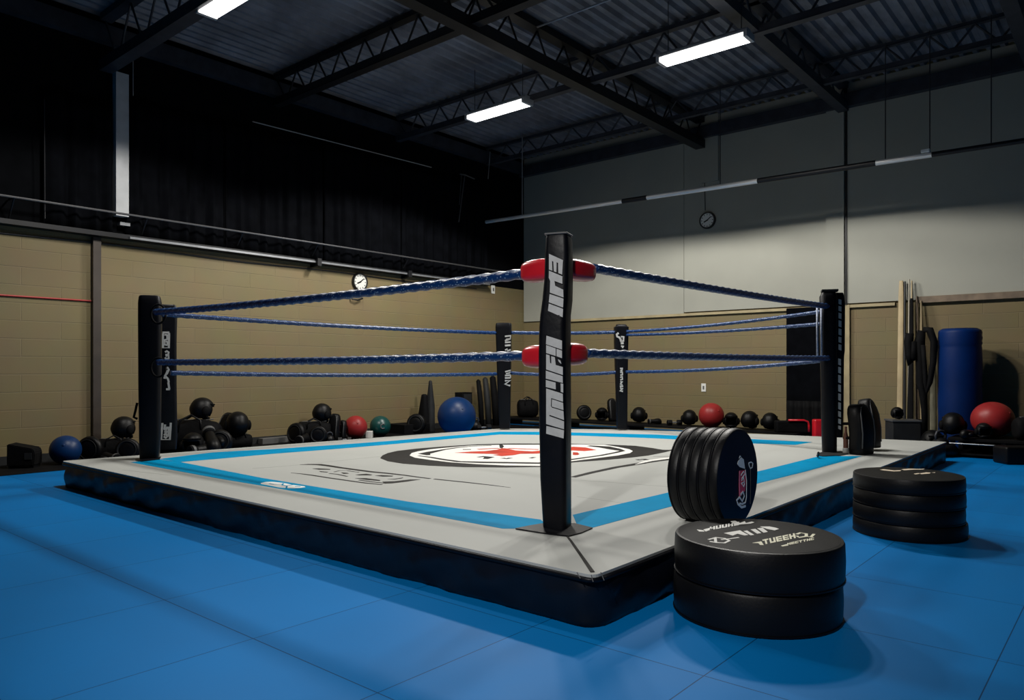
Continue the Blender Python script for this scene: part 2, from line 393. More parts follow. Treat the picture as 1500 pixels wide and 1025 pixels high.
# ------------------------------------------------------------------ left wall fittings
pv = on_u(142, 500, UL + .06).y
b = BM(); box(b, (UL, pv - .045, .1), (UL + .07, pv + .045, TL - .03)); tag(obj('wall_duct', b, mat('dark_brown', (.035, .025, .018), .5, var=.2)), 'narrow dark brown upright duct on the tan wall left of the ring', 'duct')
rod('red_cable', 'thin red cable strung level along the tan wall at far left', 'cable', [(UL + .015, 0, 1.90), (UL + .015, pv - .05, 1.90)], .010, REDC)
rod('wall_cable', 'thin black cable drooping just under the top of the tan wall', 'cable', [(UL + .012, v_, 2.60 + .012 * math.sin(v_ * 2)) for v_ in [i * .4 for i in range(0, 27)]], .009, WIRE)
cv = on_u(178, 200, UL + .1)
b = BM(); box(b, (UL + .02, cv.y - .075, 2.96), (UL + .13, cv.y + .075, 4.72)); tag(obj('wall_column', b, mat('pale_grey_metal', (.42, .43, .44), .5, var=.1)), 'pale grey column hanging down against the black upper wall', 'column')
b = BM(); box(b, (UL + .02, cv.y - .02, 2.85), (UL + .11, cv.y + .10, 2.89)); tag(obj('wall_bracket', b, GALV), 'small pale bracket just below the hanging grey column', 'bracket')
# handrail over the tan wall
t = thing('wall_rail', 'long thin black rail above the ledge of the tan wall', 'rail', (UL + .2, 5, 2.96))
b = BM(); tube(b, [(UL + .22, VF + .1, 2.97), (UL + .22, VB - 1.0, 2.97)], .014, 8); obj('rail', b, mat('rail_steel', (.12, .12, .125), .35, metal=.6), t, smooth=True)
for vv in [on_u(x, 360, UL + .2).y for x in (20, 215, 355, 465, 598)]:
    b = BM(); tube(b, [(UL + .02, vv, 2.74), (UL + .22, vv, 2.97)], .010, 6); tube(b, [(UL + .02, vv, 2.97), (UL + .22, vv, 2.97)], .010, 6); obj('bracket', b, STEELB, t)
for x in (465, 598):
    p = on_u(x, 380, UL + .16); b = BM(); box(b, (UL + .178, p.y - .035, 2.64), (UL + .22, p.y + .035, 2.75)); box(b, (UL + .0, p.y - .02, 2.63), (UL + .18, p.y + .02, 2.678))
    tag(obj('clamp', b, STEELB), 'small black clamp on the tan wall ledge ' + ('left of the wall clock' if x == 465 else 'right of the wall clock'), 'clamp', 'ledge clamps')
# curtains
def curtain(va, vb, z0, z1, label, seed):
    rnd = random.Random(seed); b = BM(); n = int((vb - va) / .02); rows = 10; grid = []
    ph = [rnd.uniform(0, 6) for _ in range(3)]
    for i in range(n + 1):
        v_ = va + (vb - va) * i / n; col = []
        for j in range(rows + 1):
            z = z0 + (z1 - z0) * j / rows
            f = .035 * math.sin(v_ * 30 + ph[0] + .6 * math.sin(v_ * 5 + z * .6)) + .018 * math.sin(v_ * 51 + ph[1] + z * .4) + .02 * math.sin(v_ * 11 + ph[2])
            col.append(b.verts.new((UL + .075 + f * (.4 + .35 * (1 - j / rows)), v_, z)))
        grid.append(col)
    for i in range(n):
        for j in range(rows): b.faces.new((grid[i][j], grid[i + 1][j], grid[i + 1][j + 1], grid[i][j + 1]))
    o = obj('curtain', b, CURT, smooth=True); s = o.modifiers.new('s', 'SOLIDIFY'); s.thickness = .006
    tag(o, label, 'curtain', 'black wall curtains')
vs = [on_u(x, 250, UL + .12).y for x in (66, 165, 186, 330, 475, 590, 715)]
curtain(vs[0], vs[1], 2.745, 4.3, 'dim black curtain left of the hanging grey column', 1)
curtain(vs[2], vs[3], 2.745, 4.45, 'pleated black curtain just right of the hanging grey column', 2)
curtain(vs[3] + .02, vs[4], 2.745, 4.5, 'pleated black curtain left of the one above the wall clock', 3)
curtain(vs[4] + .02, vs[5], 2.745, 4.6, 'pleated black curtain hanging above the wall clock', 4)
curtain(vs[5] + .02, vs[6], 2.745, 4.6, 'plain black curtain closest to the pale back wall', 5)
rod('curtain_cable', 'pale taut cable sloping across the top of the black curtains', 'cable', [on_u(370, 178, UL + .3), on_u(632, 245, UL + .3)], .008, PALEWIRE)
rod('drop_wire', 'thin pale upright wire at far left of the black wall', 'wire', [on_u(65, 145, UL + .2), on_u(66, 320, UL + .2)], .004, WIRE)
p = on_u(195, 90, UL + .3); rod('drop_wire', 'short pale wire dangling beside the top of the grey column', 'wire', [on_u(195, 85, UL + .3), on_u(195, 140, UL + .3)], .006, PALEWIRE)
b = BM(); tube(b, [on_u(674, 255, UL + .3), on_u(681, 256, UL + .3), on_u(695, 262, UL + .3)], .012); tube(b, [on_u(681, 256, UL + .3), on_u(672, 325, UL + .3)], .010); tube(b, [on_u(676, 257, UL + .28), on_u(673, 300, UL + .28)], .005)
tag(obj('wall_hook', b, mat('rail_steel', (.12, .12, .125))), 'thin steel hook bracket on the black wall left of the far corner', 'hook')
rod('drop_wire', 'short bright wire hanging from the roof edge above the far corner', 'wire', [on_u(718, 222, UL + .25), on_u(715, 262, UL + .25)], .008, PALEWIRE)
# clocks
def clock(label, c, n, R, group='round wall clocks'):
    n = Vector(n); c = Vector(c); q = n.to_track_quat('Z', 'Y').to_matrix().to_4x4(); M = Matrix.Translation(c) @ q
    t = thing('wall_clock', label, 'clock', c, group)
    b = BM(); lathe(b, [(R, 0), (R, .03), (R * .96, .045), (R * .84, .045), (R * .82, .028), (R * .01, .028)], 36, M); obj('rim', b, RIM, t, smooth=True)
    b = BM(); lathe(b, [(R * .82, .028), (R * .82, .032), (.001, .032)], 36, M); obj('face', b, CFACE, t)
    for k in range(12):
        b = BM(); a = k * PI / 6; Mk = M @ Matrix.Rotation(a, 4, 'Z'); box(b, (-.006, R * .62, .032), (.006, R * .76, .034), Mk)
        obj('hour_mark', b, RIM, t)
    for a, L, w in ((2.0, .45, .011), (-.9, .62, .008)):
        b = BM(); box(b, (-w, -.02, .034), (w, R * L, .037), M @ Matrix.Rotation(a, 4, 'Z')); obj('hand', b, RIM, t)
clock('round black rimmed clock on the tan wall above the left ropes', on_u(526, 413, UL), (1, 0, 0), .15)
clock('round black rimmed clock high on the pale back wall', on_v(1037, 323, VB - .046), (0, -1, 0), .145)
rod('clock_wire', 'thin black wire running up from the clock on the pale back wall', 'wire', [on_v(1033, 308, VB - .06), on_v(1032, 262, VB - .06)], .006, WIRE)
# bell lever under left clock
p = on_u(520, 436, UL + .03); b = BM(); tube(b, [on_u(515, 432, UL + .03), on_u(516, 438, UL + .05), on_u(524, 439.5, UL + .07), on_u(531, 437, UL + .05)], .014)
tag(obj('wall_lever', b, STEELB, smooth=True), 'small dark curved lever on the tan wall under the clock', 'lever')
def plate(label, c, n, w, h):
    n = Vector(n); M = Matrix.Translation(c) @ n.to_track_quat('Z', 'Y').to_matrix().to_4x4()
    t = thing('wall_switch', label, 'switch', c); b = BM(); box(b, (-w/2, -h/2, 0), (w/2, h/2, .012), M, bevel=.004); obj('plate', b, SWITCH, t)
    b = BM(); box(b, (-w*.15, -h*.2, .012), (w*.15, h*.2, .02), M); obj('toggle', b, GREY, t)
plate('white switch plate low on the tan back wall behind the ropes', on_v(1031, 567.5, VB), (0, -1, 0), .085, .14)
plate('small white box high on the tan wall near the far corner', on_u(722, 424, UL), (1, 0, 0), .10, .16)

# ------------------------------------------------------------------ hanging pipe
VP = 10.5; pz = 3.86
t = thing('hanging_pipe', 'long hanging pipe of bright and black lengths crossing before the pale back wall', 'pipe', on_v(1100, 262, VP))
pA, pB = on_v(712, 325, VP), on_v(1500, 206, VP); dirp = (pB - pA)
def pp(px):
    q = on_v(px, 300, VP); k = (q.x - pA.x) / (pB.x - pA.x); return pA + dirp * k
def seg_(xa, xb, r, m, name):
    b = BM(); tube(b, [pp(xa), pp(xb)], r, 14); obj(name, b, m, t, smooth=True)
seg_(712, 912, .032, CHROME, 'pale_length'); seg_(912, 948, .040, STEELB, 'sleeve'); seg_(948, 1110, .036, CHROME, 'pale_length')
seg_(1110, 1283, .038, STEELB, 'sleeve'); seg_(1283, 1365, .034, CHROME, 'pale_length'); seg_(1365, 1640, .032, STEELB, 'sleeve')
for x, y in ((765, 235), (1055, 175), (1297, 90), (1362, 105), (1452, 88)):
    q = pp(x); rod('hanger_wire', {765: 'pale hanger wire at the left end of the hanging pipe', 1055: 'dark hanger wire holding the pipe near the high clock',
        1297: 'dark hanger wire holding the pipe right of the pilaster', 1362: 'dark hanger wire ending at the small white clip', 1452: 'dark hanger wire nearest the right edge'}[x], 'wire',
        [q + Vector((0, 0, .03)), (q.x, q.y, ZC - .06)], .007 if x != 765 else .009, PALEWIRE if x == 765 else WIRE, 'pipe hanger wires')
q = pp(1356); b = BM(); box(b, (q.x - .05, q.y - .04, q.z + .035), (q.x + .05, q.y + .04, q.z + .075), bevel=.01); tag(obj('pipe_clip', b, WHITEP), 'small white clip sitting on the hanging pipe', 'clip')

# ------------------------------------------------------------------ ring platform
HP = .23
RP = Plane((0, 0, HP), (0, 0, 1))
corners = [(870, 843), (90, 675), (735, 627.3), (908, 628.8), (1140, 636.5), (1387, 647)]
C3 = [on_z(x, y, HP) for x, y in corners]
def rounded(poly, r, n=6):
    out = []
    for i, p in enumerate(poly):
        a, c = poly[i - 1], poly[(i + 1) % len(poly)]
        d1, d2 = (a - p).normalized(), (c - p).normalized()
        s, e = p + d1 * r, p + d2 * r
        for k in range(n + 1):
            tt = k / n; out.append(s * (1 - tt) ** 2 + p * 2 * tt * (1 - tt) + e * tt ** 2)
    return out
ring = thing('fight_ring_platform', 'low square ring platform with grey canvas, blue border and black skirt', 'ring platform', (-4.5, 6, 0))
b = BM(); top = rounded(C3, .05); prism(b, [p - Vector((0, 0, .028)) for p in top], (0, 0, 1), .028); obj('canvas', b, CANVAS, ring)
def resample(poly, step):
    out = []
    for i in range(len(poly)):
        a, c = poly[i], poly[(i + 1) % len(poly)]; n = max(1, int((c - a).length / step))
        out += [a.lerp(c, k / n) for k in range(n)]
    return out
cen = sum(C3, Vector()) / len(C3)
sk = resample(rounded(C3, .13), .035)
b = BM(); rows = 9; G = []; n = len(sk)
S = 0
for i, p in enumerate(sk):
    nx = (sk[(i + 1) % n] - sk[i - 1]).normalized(); out = Vector((nx.y, -nx.x, 0))
    if out.dot(p - cen) < 0: out = -out
    S += (sk[(i + 1) % n] - p).length; col = []
    for j in range(rows + 1):
        z = (HP - .012) * (1 - j / rows)
        d = .022 * noise.noise(Vector((S * 4.0 + z * 9, z * 2, 3.1))) + .008 * noise.noise(Vector((S * 13 - z * 16, z * 5, 8)))
        bulge = .016 * math.sin(PI * j / rows)
        col.append(b.verts.new(Vector((p.x, p.y, z)) + out * (bulge - .006 + d * min(1, j / 2.5))))
    G.append(col)
for i in range(n):
    for j in range(rows): b.faces.new((G[i][j], G[(i + 1) % n][j], G[(i + 1) % n][j + 1], G[i][j + 1]))
b.faces.new([c[-1] for c in G])
obj('skirt', b, SKIRT, ring, smooth='all')
# piping under the canvas lip
b = BM(); lip = resample(rounded(C3, .06), .2); lip = [Vector((p.x, p.y, HP - .024)) for p in lip]
tube(b, lip + [lip[0]], .012, 8); obj('edge_piping', b, VINYL, ring, smooth='all')
b = BM()
RP.poly(b, [(191,677),(232,672.5),(264,676.6),(384,700),(451,711),(600,735),(792,761),(800,768),(757,774),(736,774),(600,749),(400,714),(316,700)], .0003)
obj('border_stripe', b, STRIPE, ring)
b = BM(); RP.poly(b, [(234,672),(312,662.5),(400,657.6),(500,651),(580,645),(650,638.8),(731,632.3),(731,636.3),(650,643.5),(580,650),(500,656.8),(400,664.5),(330,671),(264,676.6)], .0003); obj('border_stripe', b, STRIPE, ring)
b = BM(); RP.poly(b, [(731,632.2),(790,632.4),(850,633.6),(960,636.4),(1101,643),(1168,646.3),(1190,647.3),(1165,651.5),(1101,649.3),(960,641.8),(850,638),(790,636.7),(731,636.2)], .0003); obj('border_stripe', b, STRIPE, ring)
b = BM(); RP.poly(b, [(839,754),(993,718),(1114,689.5),(1200,668),(1263,668),(1180,690.5),(1114,707),(993,739),(867,773),(845,768)], .0003); obj('border_stripe', b, STRIPE, ring)
# emblem
b = BM()
dark = [(557,671),(560,667),(568,663.5),(582,660.3),(610,657),(640,654.6),(665,652.8),(700,650.6),(745,649.5),(790,649.6),(840,649.8),(890,651),(930,652.8),(955,656),(970,658.6),(980,658.8),(993,657.3),(975,662),(950,667),(925,670),(890,673.3),(840,677),(800,683.7),(740,684.6),(680,684),(630,682),(590,679),(568,675.5)]
RP.poly(b, dark, .0003, idx=0)
white = [(600,667),(603,663.5),(612,661),(630,658),(655,655.5),(690,652.5),(740,651.3),(790,651.3),(850,650.9),(885,651.4),(905,654.5),(922,658),(927,660.5),(923,663.5),(905,667),(870,671.5),(839,675.3),(790,682.3),(740,681.6),(700,679.8),(660,677),(630,673.5),(608,670.3)]
RP.poly(b, white, .0013, idx=1)
inner = [(613,667.4),(630,669.5),(650,673),(672,676),(705,677),(745,677.6),(790,678.3),(815,676),(842,672.2),(880,667),(903,662.5),(912,660.2),(900,657.5),(885,654.5),(862,652.7)]
RP.stroke(b, inner, [.03,.05,.06,.07,.10,.10,.10,.06,.05,.05,.05,.06,.14,.16,.08], .0022, idx=0)
RP.stroke(b, [(628,666.5),(621,664.5),(632,662),(650,658.5),(668,655.8),(690,653.5),(720,652.6)], [.04,.12,.10,.05,.05,.04,.04], .0022, idx=0)
red = [(666,663),(690,661.3),(712,660.5),(728,658.5),(735,656.2),(743,656.8),(755,659.6),(780,661),(800,659),(820,656),(840,654.2),(858,655.3),(874,659),(856,660.6),(838,659.6),(812,663),(785,664.3),(762,664.6),(752,666.6),(735,668),(722,666.2),(732,665),(705,664.4),(685,663.8)]
RP.poly(b, red, .0023, idx=2)
RP.poly(b, [(839,662.3),(846,662.5),(849,665),(846,666.5),(839,666.2)], .0023, idx=2)
RP.stroke(b, [(700,658),(718,657),(731,656.5)], .06, .0022, idx=2); RP.stroke(b, [(745,656.5),(765,657.5),(789,658.2)], .06, .0022, idx=2)
RP.stroke(b, [(678,658.2),(690,658.2)], .05, .0022, idx=0); RP.stroke(b, [(700,669.5),(708,668.6),(717,669.5),(711,672)], [.04,.08,.10,.05], .0022, idx=0)
RP.stroke(b, [(736,670.8),(742,671.8),(748,670.6)], .05, .0022, idx=0); RP.stroke(b, [(733,650.6),(735,653.5),(734,656)], [.03,.05,.03], .0025, idx=0); RP.stroke(b, [(777,671),(783,669.6)], .04, .0022, idx=0)
obj('emblem', b, [INK, WHITEP, REDP], ring)
# lettering swooshes
b = BM()
def zz(p): return Z(370, 660, 5.77, p)
RP.stroke(b, zz([(400,118),(470,116),(560,117),(640,127),(740,143),(850,158),(1000,178),(1150,192),(1290,208),(1390,222),(1500,236)]), [.01,.05,.07,.06,.05,.05,.05,.045,.035,.03,.03], .0003)
RP.stroke(b, [(636,701.5),(680,706),(720,710.5),(748,714)], [.03,.03,.02,.004], .0003)
RP.stroke(b, zz([(325,187),(400,194),(500,207),(640,229),(800,252),(960,274),(1095,287)]), [.005,.02,.028,.028,.028,.028,.02], .0003)
for poly in ([(505,152),(560,150),(658,155),(655,160),(560,160)], [(560,172),(640,180),(630,184),(575,180)], [(745,184),(800,187),(815,193),(770,196)],
             [(870,203),(960,195),(1012,203),(1000,208),(900,208)], [(1035,211),(1090,206),(1190,212),(1180,218),(1100,219)], [(865,233),(960,232),(1080,248),(1075,256),(960,246)],
             [(1095,262),(1200,258),(1330,243),(1420,243),(1300,262),(1180,276),(1120,278)], [(1140,240),(1200,238),(1275,226),(1262,234),(1200,243)]):
    RP.poly(b, zz(poly), .0003)
RP.stroke(b, zz([(650,192),(720,200),(800,217)]), .02, .0003); RP.stroke(b, zz([(900,248),(1000,262),(1130,276)]), .022, .0003); RP.stroke(b, zz([(690,180),(735,168),(800,168),(860,178),(900,182)]), .015, .0003)
RP.stroke(b, zz([(900,155 + 0),(890,190)]), .0001, .0003)
obj('lettering', b, INK, ring, label='thin black stroke lettering printed on the left of the canvas')
b = BM()
def zr(p): return Z(830, 640, 8.333, p)
RP.stroke(b, zr([(75,490),(300,435),(600,370),(850,330),(1000,303),(1200,275),(1370,254),(1500,236)]), [.05,.06,.065,.075,.085,.09,.10,.10], .0003, idx=0)
RP.stroke(b, zr([(840,335),(1000,290),(1200,262),(1390,236)]), [.01,.07,.08,.06], .0013, idx=1)
RP.stroke(b, zr([(1060,236),(1200,238),(1375,238)]), [.02,.10,.10], .0003, idx=2)
RP.stroke(b, zr([(855,278),(900,276)]), .06, .0003, idx=0); RP.stroke(b, zr([(930,268),(985,280)]), .06, .0003, idx=0)
obj('lettering', b, [INK, WHITEP, INKGREY], ring, label='black and white slanted stripes on the right of the canvas')
b = BM()
RP.poly(b, smoothpoly(zz([(50,278),(130,260),(260,272),(340,290),(470,305),(380,318),(250,316),(130,292)]), 1), .0014, idx=0)
for s in ([(140,278),(180,284),(260,282)], [(260,276),(250,290),(290,300),(285,316)], [(290,296),(340,288),(330,282)], [(360,302),(405,303)]): RP.stroke(b, zz(s), .012, .0024, idx=1)
obj('stripe_logo', b, [WHITEP, STRIPE], ring)
b = BM()
for s in ([(370,686),(400,684),(440,680.5)], [(250,696),(180,688)], [(440,680.5),(560,668)], [(845,727),(915,737)], [(850,703),(985,713)]): RP.stroke(b, s, .006, .0002, .0004)
obj('canvas_seam', b, INKGREY, ring)
b = BM(); RP.stroke(b, [(828,782),(836,792),(850,812),(868,838)], [.008,.012,.014,.018], .0005, .003); obj('corner_seam', b, INK, ring)
b = BM()
for a, c in (((866,842),(869,852)), ((880,838),(885,850)), ((845,838),(850,847))):
    A = on_z(a[0], a[1], HP) ; 
    pa = EYE + ray(*a) * 3.05; pc = EYE + ray(*c) * 3.04; tube(b, [pa, pc], .0022, 5)
obj('staple', b, GREY, ring)

# ------------------------------------------------------------------ corner posts
def yawframe(c, nx, ny):
    n = Vector((nx, ny, 0)).normalized(); s = Vector((-n.y, n.x, 0)); return Matrix(((s.x, -n.x, 0, c.x), (s.y, -n.y, 0, c.y), (0, 0, 1, 0), (0, 0, 0, 1)))
def cn(az):      # horizontal unit vector, azimuth in degrees from straight ahead, clockwise
    a = math.radians(az); return CF * math.cos(a) + CR * math.sin(a)
def pad_column(levels, Zd, w, d, r, n, top_round=.02, nseg=5):
    """levels: (row, left px, right px); sections are rounded rectangles facing n"""
    b = BM(); rings = []
    s = Vector((-n.y, n.x, 0)); L0 = None
    wid = max(rt - lf for _, lf, rt in levels)
    rows_ = []
    for i, (py, lf, rt) in enumerate(levels):
        k = (rt - lf) / wid; c = at((lf + rt) / 2, Zd, zat(py, Zd)); rows_.append((c, k))
    c0, k0 = rows_[0]; rows_ = [(c0 + Vector((0, 0, .0)), k0 * .80), (c0 - Vector((0, 0, .006)), k0 * .94)] + [(c0 - Vector((0, 0, .02)), k0)] + rows_[1:]
    for c, k in rows_:
        rings.append([c + s * (x * k) + n * (y * k) for x, y in rrect(w, d, r, nseg)])
    loft(b, rings); return b
NZ = 3.975
npos = at(816, NZ, HP)
post = thing('ring_corner_post', 'nearest tall black padded ring post with large white block letters', 'post', npos, 'ring corner posts')
nN = cn(180 + 20.5)
lv = [(345,798,839.5),(375,797,841),(410,796,841),(440,793,840.5),(462,790,838),(480,788.5,838),(520,787.5,838),(600,788,838.5),(700,790,838.5),(765,794,838.5),(777,795,838)]
b = pad_column(lv, NZ, .150, .150, .03, nN); obj('pad', b, VINYL, post, smooth=True)
b = BM(); c = at(818.5, NZ, 0); box(b, (-.062, -.062, zat(345, NZ) - .002), (.062, .062, zat(345, NZ) + .008), yawframe(c, nN.x, nN.y), bevel=.003); obj('top_cap', b, GREY, post)
b = BM(); RP.poly(b, [(755,775),(775,771),(795,767.5),(842,767.5),(868,774),(852,781),(833,786),(805,783),(780,779)], .0015, .006); obj('base_flange', b, VINYL, post)
g1 = [[(207,100),(382,178),(372,360),(325,340),(322,215),(303,205),(300,332),(268,318),(262,198),(245,188),(250,312),(207,296)],
      [(207,310),(375,382),(375,476),(275,438),(285,500),(385,548),(388,645),(218,585),(222,440),(205,400)],
      [(215,602),(388,660),(383,772),(205,705)], [(205,722),(383,788),(378,893),(195,812)]]
g2 = [[(175,98),(370,160),(370,272),(170,205)], [(172,215),(292,258),(292,352),(172,315)], [(302,262),(370,285),(370,380),(302,355)],
      [(172,330),(215,345),(222,440),(237,445),(235,355),(280,368),(292,465),(380,490),(380,590),(172,520)], [(318,392),(350,410),(362,452),(330,425)],
      [(168,535),(378,605),(380,690),(168,635)], [(168,652),(290,685),(292,770),(168,740)], [(352,695),(385,700),(385,812),(355,800)]]
g3 = [[(172,75),(380,142),(382,242),(235,195),(232,300),(245,315),(388,358),(395,470),(215,405),(210,420),(395,485),(395,585),(172,520)],
      [(245,210),(383,255),(388,345),(243,302)], [(175,543),(395,598),(390,700),(172,640)]]
b = BM(); pc = at(816, NZ, 1)
P1 = Plane(pc + nN * .0725, nN); P2 = Plane(pc + nN * .0785, nN)
for g in g1: P1.poly(b, Z(780, 360, 8.5375, g), .0, .0015)
obj('lettering', b, WHITE, post, label='upper word of large white block letters')
b = BM()
for g in g2: P2.poly(b, Z(780, 480, 8.5375, g), .0, .0015)
for g in g3: P2.poly(b, Z(780, 560, 8.5375, g), .0, .0015)
obj('lettering', b, WHITE, post, label='lower word of large white block letters')
def turnpad(dirv, z, L, R, start=.03):
    d = Vector(dirv).normalized(); s = d.cross(Vector((0, 0, 1))).normalized(); up = Vector((0, 0, 1)); b = BM(); rings = []
    for t_, k in ((0, .82), (.08, .9), (.3, 1.0), (.55, 1.0), (.8, .93), (.92, .82), (.98, .62), (1.0, .35)):
        c = Vector((npos.x, npos.y, z)) + d * (start + (L - start) * t_)
        rings.append([c + s * x * k + up * y * k for x, y in rrect(R * 1.7, R * 2, R * .62, 5)])
    loft(b, rings); obj('turnbuckle_pad', b, REDV, post, smooth='all', label='shiny red turnbuckle pad')
ZT, ZL = 1.605, 1.148
turnpad((-1, .02, -.02), zat(393, NZ), .235, .062); turnpad((0, 1, 0), zat(391, NZ) , .335, .058)
turnpad((-1, .02, -.02), zat(521, NZ), .225, .062); turnpad((0, 1, 0), zat(518, NZ), .245, .062)

# left post: two pads
ZL1 = 7.05
lpos = at(220, ZL1, HP)
post = thing('ring_corner_post', 'left black padded ring post with upright white logo boxes', 'post', lpos, 'ring corner posts')
n1 = cn(180 - 32 + 12)
b = pad_column([(433,203,236),(445,202,238),(470,202,238),(560,202.5,237),(640,203.5,236),(660,204,235),(671,204.5,234)], ZL1, .20, .17, .04, n1); obj('pad', b, VINYL, post, smooth=True)
ZL2 = 7.66
b = pad_column([(446,231,257.5),(456,228,259),(500,228,258),(560,228,258),(640,228,259),(658,229,257.5)], ZL2, .21, .10, .03, cn(180 - 24)); obj('pad', b, VINYL, post, smooth=True, label='shorter black pad turned to the ropes')
b = BM(); RP.poly(b, [(198,674),(207,671),(236,669),(234,673),(208,676)], .0015, .005); obj('base_flange', b, VINYL, post)
b = BM(); PL = Plane(at(246, ZL2, 1) + cn(180 - 24) * .056, cn(180 - 24))
def z3(p): return Z(230, 475, 5.54, p)
for s in ([(44,66),(100,66)], [(48,72),(48,190),(96,190),(98,70)], [(60,84),(82,86),(84,120),(62,126),(60,150)], [(74,134),(88,150),(80,168),(62,164),(60,148)],
          [(66,226),(80,216),(94,226),(92,244),(68,248)], [(70,256),(94,252),(94,276),(76,282),(66,268)], [(66,360),(88,350),(96,366),(80,400),(64,420),(66,380)], [(66,420),(88,440),(96,470)],
          [(76,370),(72,400),(60,440)], [(74,526),(104,526)], [(100,528),(96,500),(92,470)], [(44,800),(34,934),(104,934),(112,798)], [(66,812),(60,850),(80,870),(58,900)], [(84,830),(66,872),(84,910),(72,922),(56,908)], [(96,830),(94,910)]):
    PL.stroke(b, z3(s), .020, .001, .001)
obj('lettering', b, WHITE, post)
for yy in (453, 530):
    b = BM(); c = at(232, ZL1 - .10, zat(yy + 8, ZL1)); pts = [c + CR * math.cos(a) * .07 + Vector((0, 0, math.sin(a) * .09)) for a in [k * PI / 8 for k in range(17)]]; tube(b, pts, .010, 6)
    obj('rope_strap', b, GEAR2, post, smooth='all')
b = BM(); tube(b, [at(201, ZL1, zat(590, ZL1)), at(198, ZL1, zat(603, ZL1)), at(196, ZL1, zat(611, ZL1)), at(201, ZL1, zat(613, ZL1))], .012, 6); obj('loose_strap', b, GEAR2, post, smooth='all')

# right post
ZR = 7.55
rpos = at(1217, ZR, HP)
post = thing('ring_corner_post', 'right black padded ring post with a white lettered edge', 'post', rpos, 'ring corner posts')
n2 = cn(180 + 24 - 6)
b = pad_column([(428,1202,1225),(434,1200,1226.5),(470,1200,1226.5),(520,1201,1226),(560,1202,1226),(630,1203,1226),(663,1204,1226)], ZR, .165, .165, .055, n2); obj('pad', b, VINYL, post, smooth=True)
b = pad_column([(429,1219,1235),(445,1218,1237),(515,1218,1236.5),(522,1218,1235.5),(600,1218,1234.5),(640,1218,1233.5)], ZR + .03, .118, .12, .02, cn(180 + 10)); obj('pad', b, VINYL, post, smooth=True, label='narrow outer pad carrying the white letters')
b = BM(); box(b, (-.07, -.065, zat(427.5, ZR)), (.085, .07, zat(426.5, ZR) + .015), yawframe(at(1214, ZR), n2.x, n2.y), bevel=.004); obj('top_cap', b, DKGREY, post)
b = BM(); PRr = Plane(at(1230, ZR, 1) + cn(190) * .062, cn(190))
ys = [437, 447, 457, 468, 480, 492, 503, 514]; xs = 1231
for i in range(len(ys) - 1):
    PRr.poly(b, [(xs - 2.8, ys[i] + .8), (xs + 1.6, ys[i] + 2), (xs + 1.6, ys[i + 1] - .6), (xs - 2.8, ys[i + 1] - 2.2)], 0, .001)
ys = [524, 536, 548, 562, 575, 588, 601, 612, 622, 630]; xs = 1230.5
for i in range(len(ys) - 1):
    PRr.poly(b, [(xs - 2.7, ys[i] + .8), (xs + 1.4, ys[i] + 2), (xs + 1.4, ys[i + 1] - .6), (xs - 2.7, ys[i + 1] - 2.2)], 0, .001)
obj('lettering', b, WHITE, post)
b = BM(); RP.poly(b, [(1196,667),(1202,663),(1232,661),(1243,665),(1230,667.5),(1205,668.5)], .0015, .006); tube(b, [on_z(1198, 668, HP + .012), on_z(1199, 663, HP + .06)], .012, 6); obj('base_flange', b, DKGREY, post)

# far posts
def farpost(Zd, lv, w, n, label, strokes, name='ring_corner_post'):
    px = (lv[-1][1] + lv[-1][2]) / 2; t = thing(name, label, 'post', at(px, Zd, HP if strokes[0] == 'a' else 0), 'ring corner posts')
    b = pad_column(lv, Zd, w, w * .8, .03, n); obj('pad', b, VINYL, t, smooth=True)
    b = BM(); P = Plane(at(px, Zd, 1) + n * (w * .41), n)
    for s, ww in strokes[1]: P.stroke(b, s, ww, .001, .001)
    obj('lettering', b, WHITE, t)
def z1_(p): return Z(720, 460, 5.69, p)
farpost(10.42, [(473,725,751),(480,724.5,751),(520,726,750.5),(580,728,749.5),(627.5,731,748)], .22, cn(180 + 5), 'far black padded ring post nearest the tan left wall, white letters down its right side',
    ('a', [(z1_([(112,185),(160,180),(156,205),(120,212)]), .022), (z1_([(112,222),(158,205)]), .022), (z1_([(112,236),(160,232)]), .022), (z1_([(112,262),(160,258)]), .025), (z1_([(114,300),(130,290),(134,306),(160,296)]), .022),
           (z1_([(114,480),(160,468),(152,490),(120,496)]), .02), (z1_([(112,512),(158,508),(156,530)]), .024), (z1_([(112,532),(158,530)]), .024), (z1_([(112,556),(158,550),(112,584),(156,596)]), .026)]))
def z2_(p): return Z(890, 465, 5.69, p)
farpost(10.30, [(475,902,918),(479,899,921),(500,899,920.5),(560,901,919.5),(628,903,919)], .19, cn(180 - 4), 'slim black padded ring post midway along the far side',
    ('a', [(z2_([(92,128),(76,140),(80,158),(96,164),(108,180),(112,200)]), .028), (z2_([(112,160),(134,160),(132,196),(108,196)]), .026), (z2_([(110,215),(134,213)]), .028), (z2_([(112,238),(134,240),(122,252)]), .024),
           (z2_([(104,425),(124,423),(118,440),(106,446)]), .024), (z2_([(106,460),(122,452),(124,476),(106,480)]), .022), (z2_([(106,500),(122,490),(124,514),(106,520)]), .022), (z2_([(106,536),(124,532),(106,556),(124,560)]), .022), (z2_([(102,574),(130,572)]), .026), (z2_([(104,590),(126,590),(104,612),(128,614)]), .026)]))

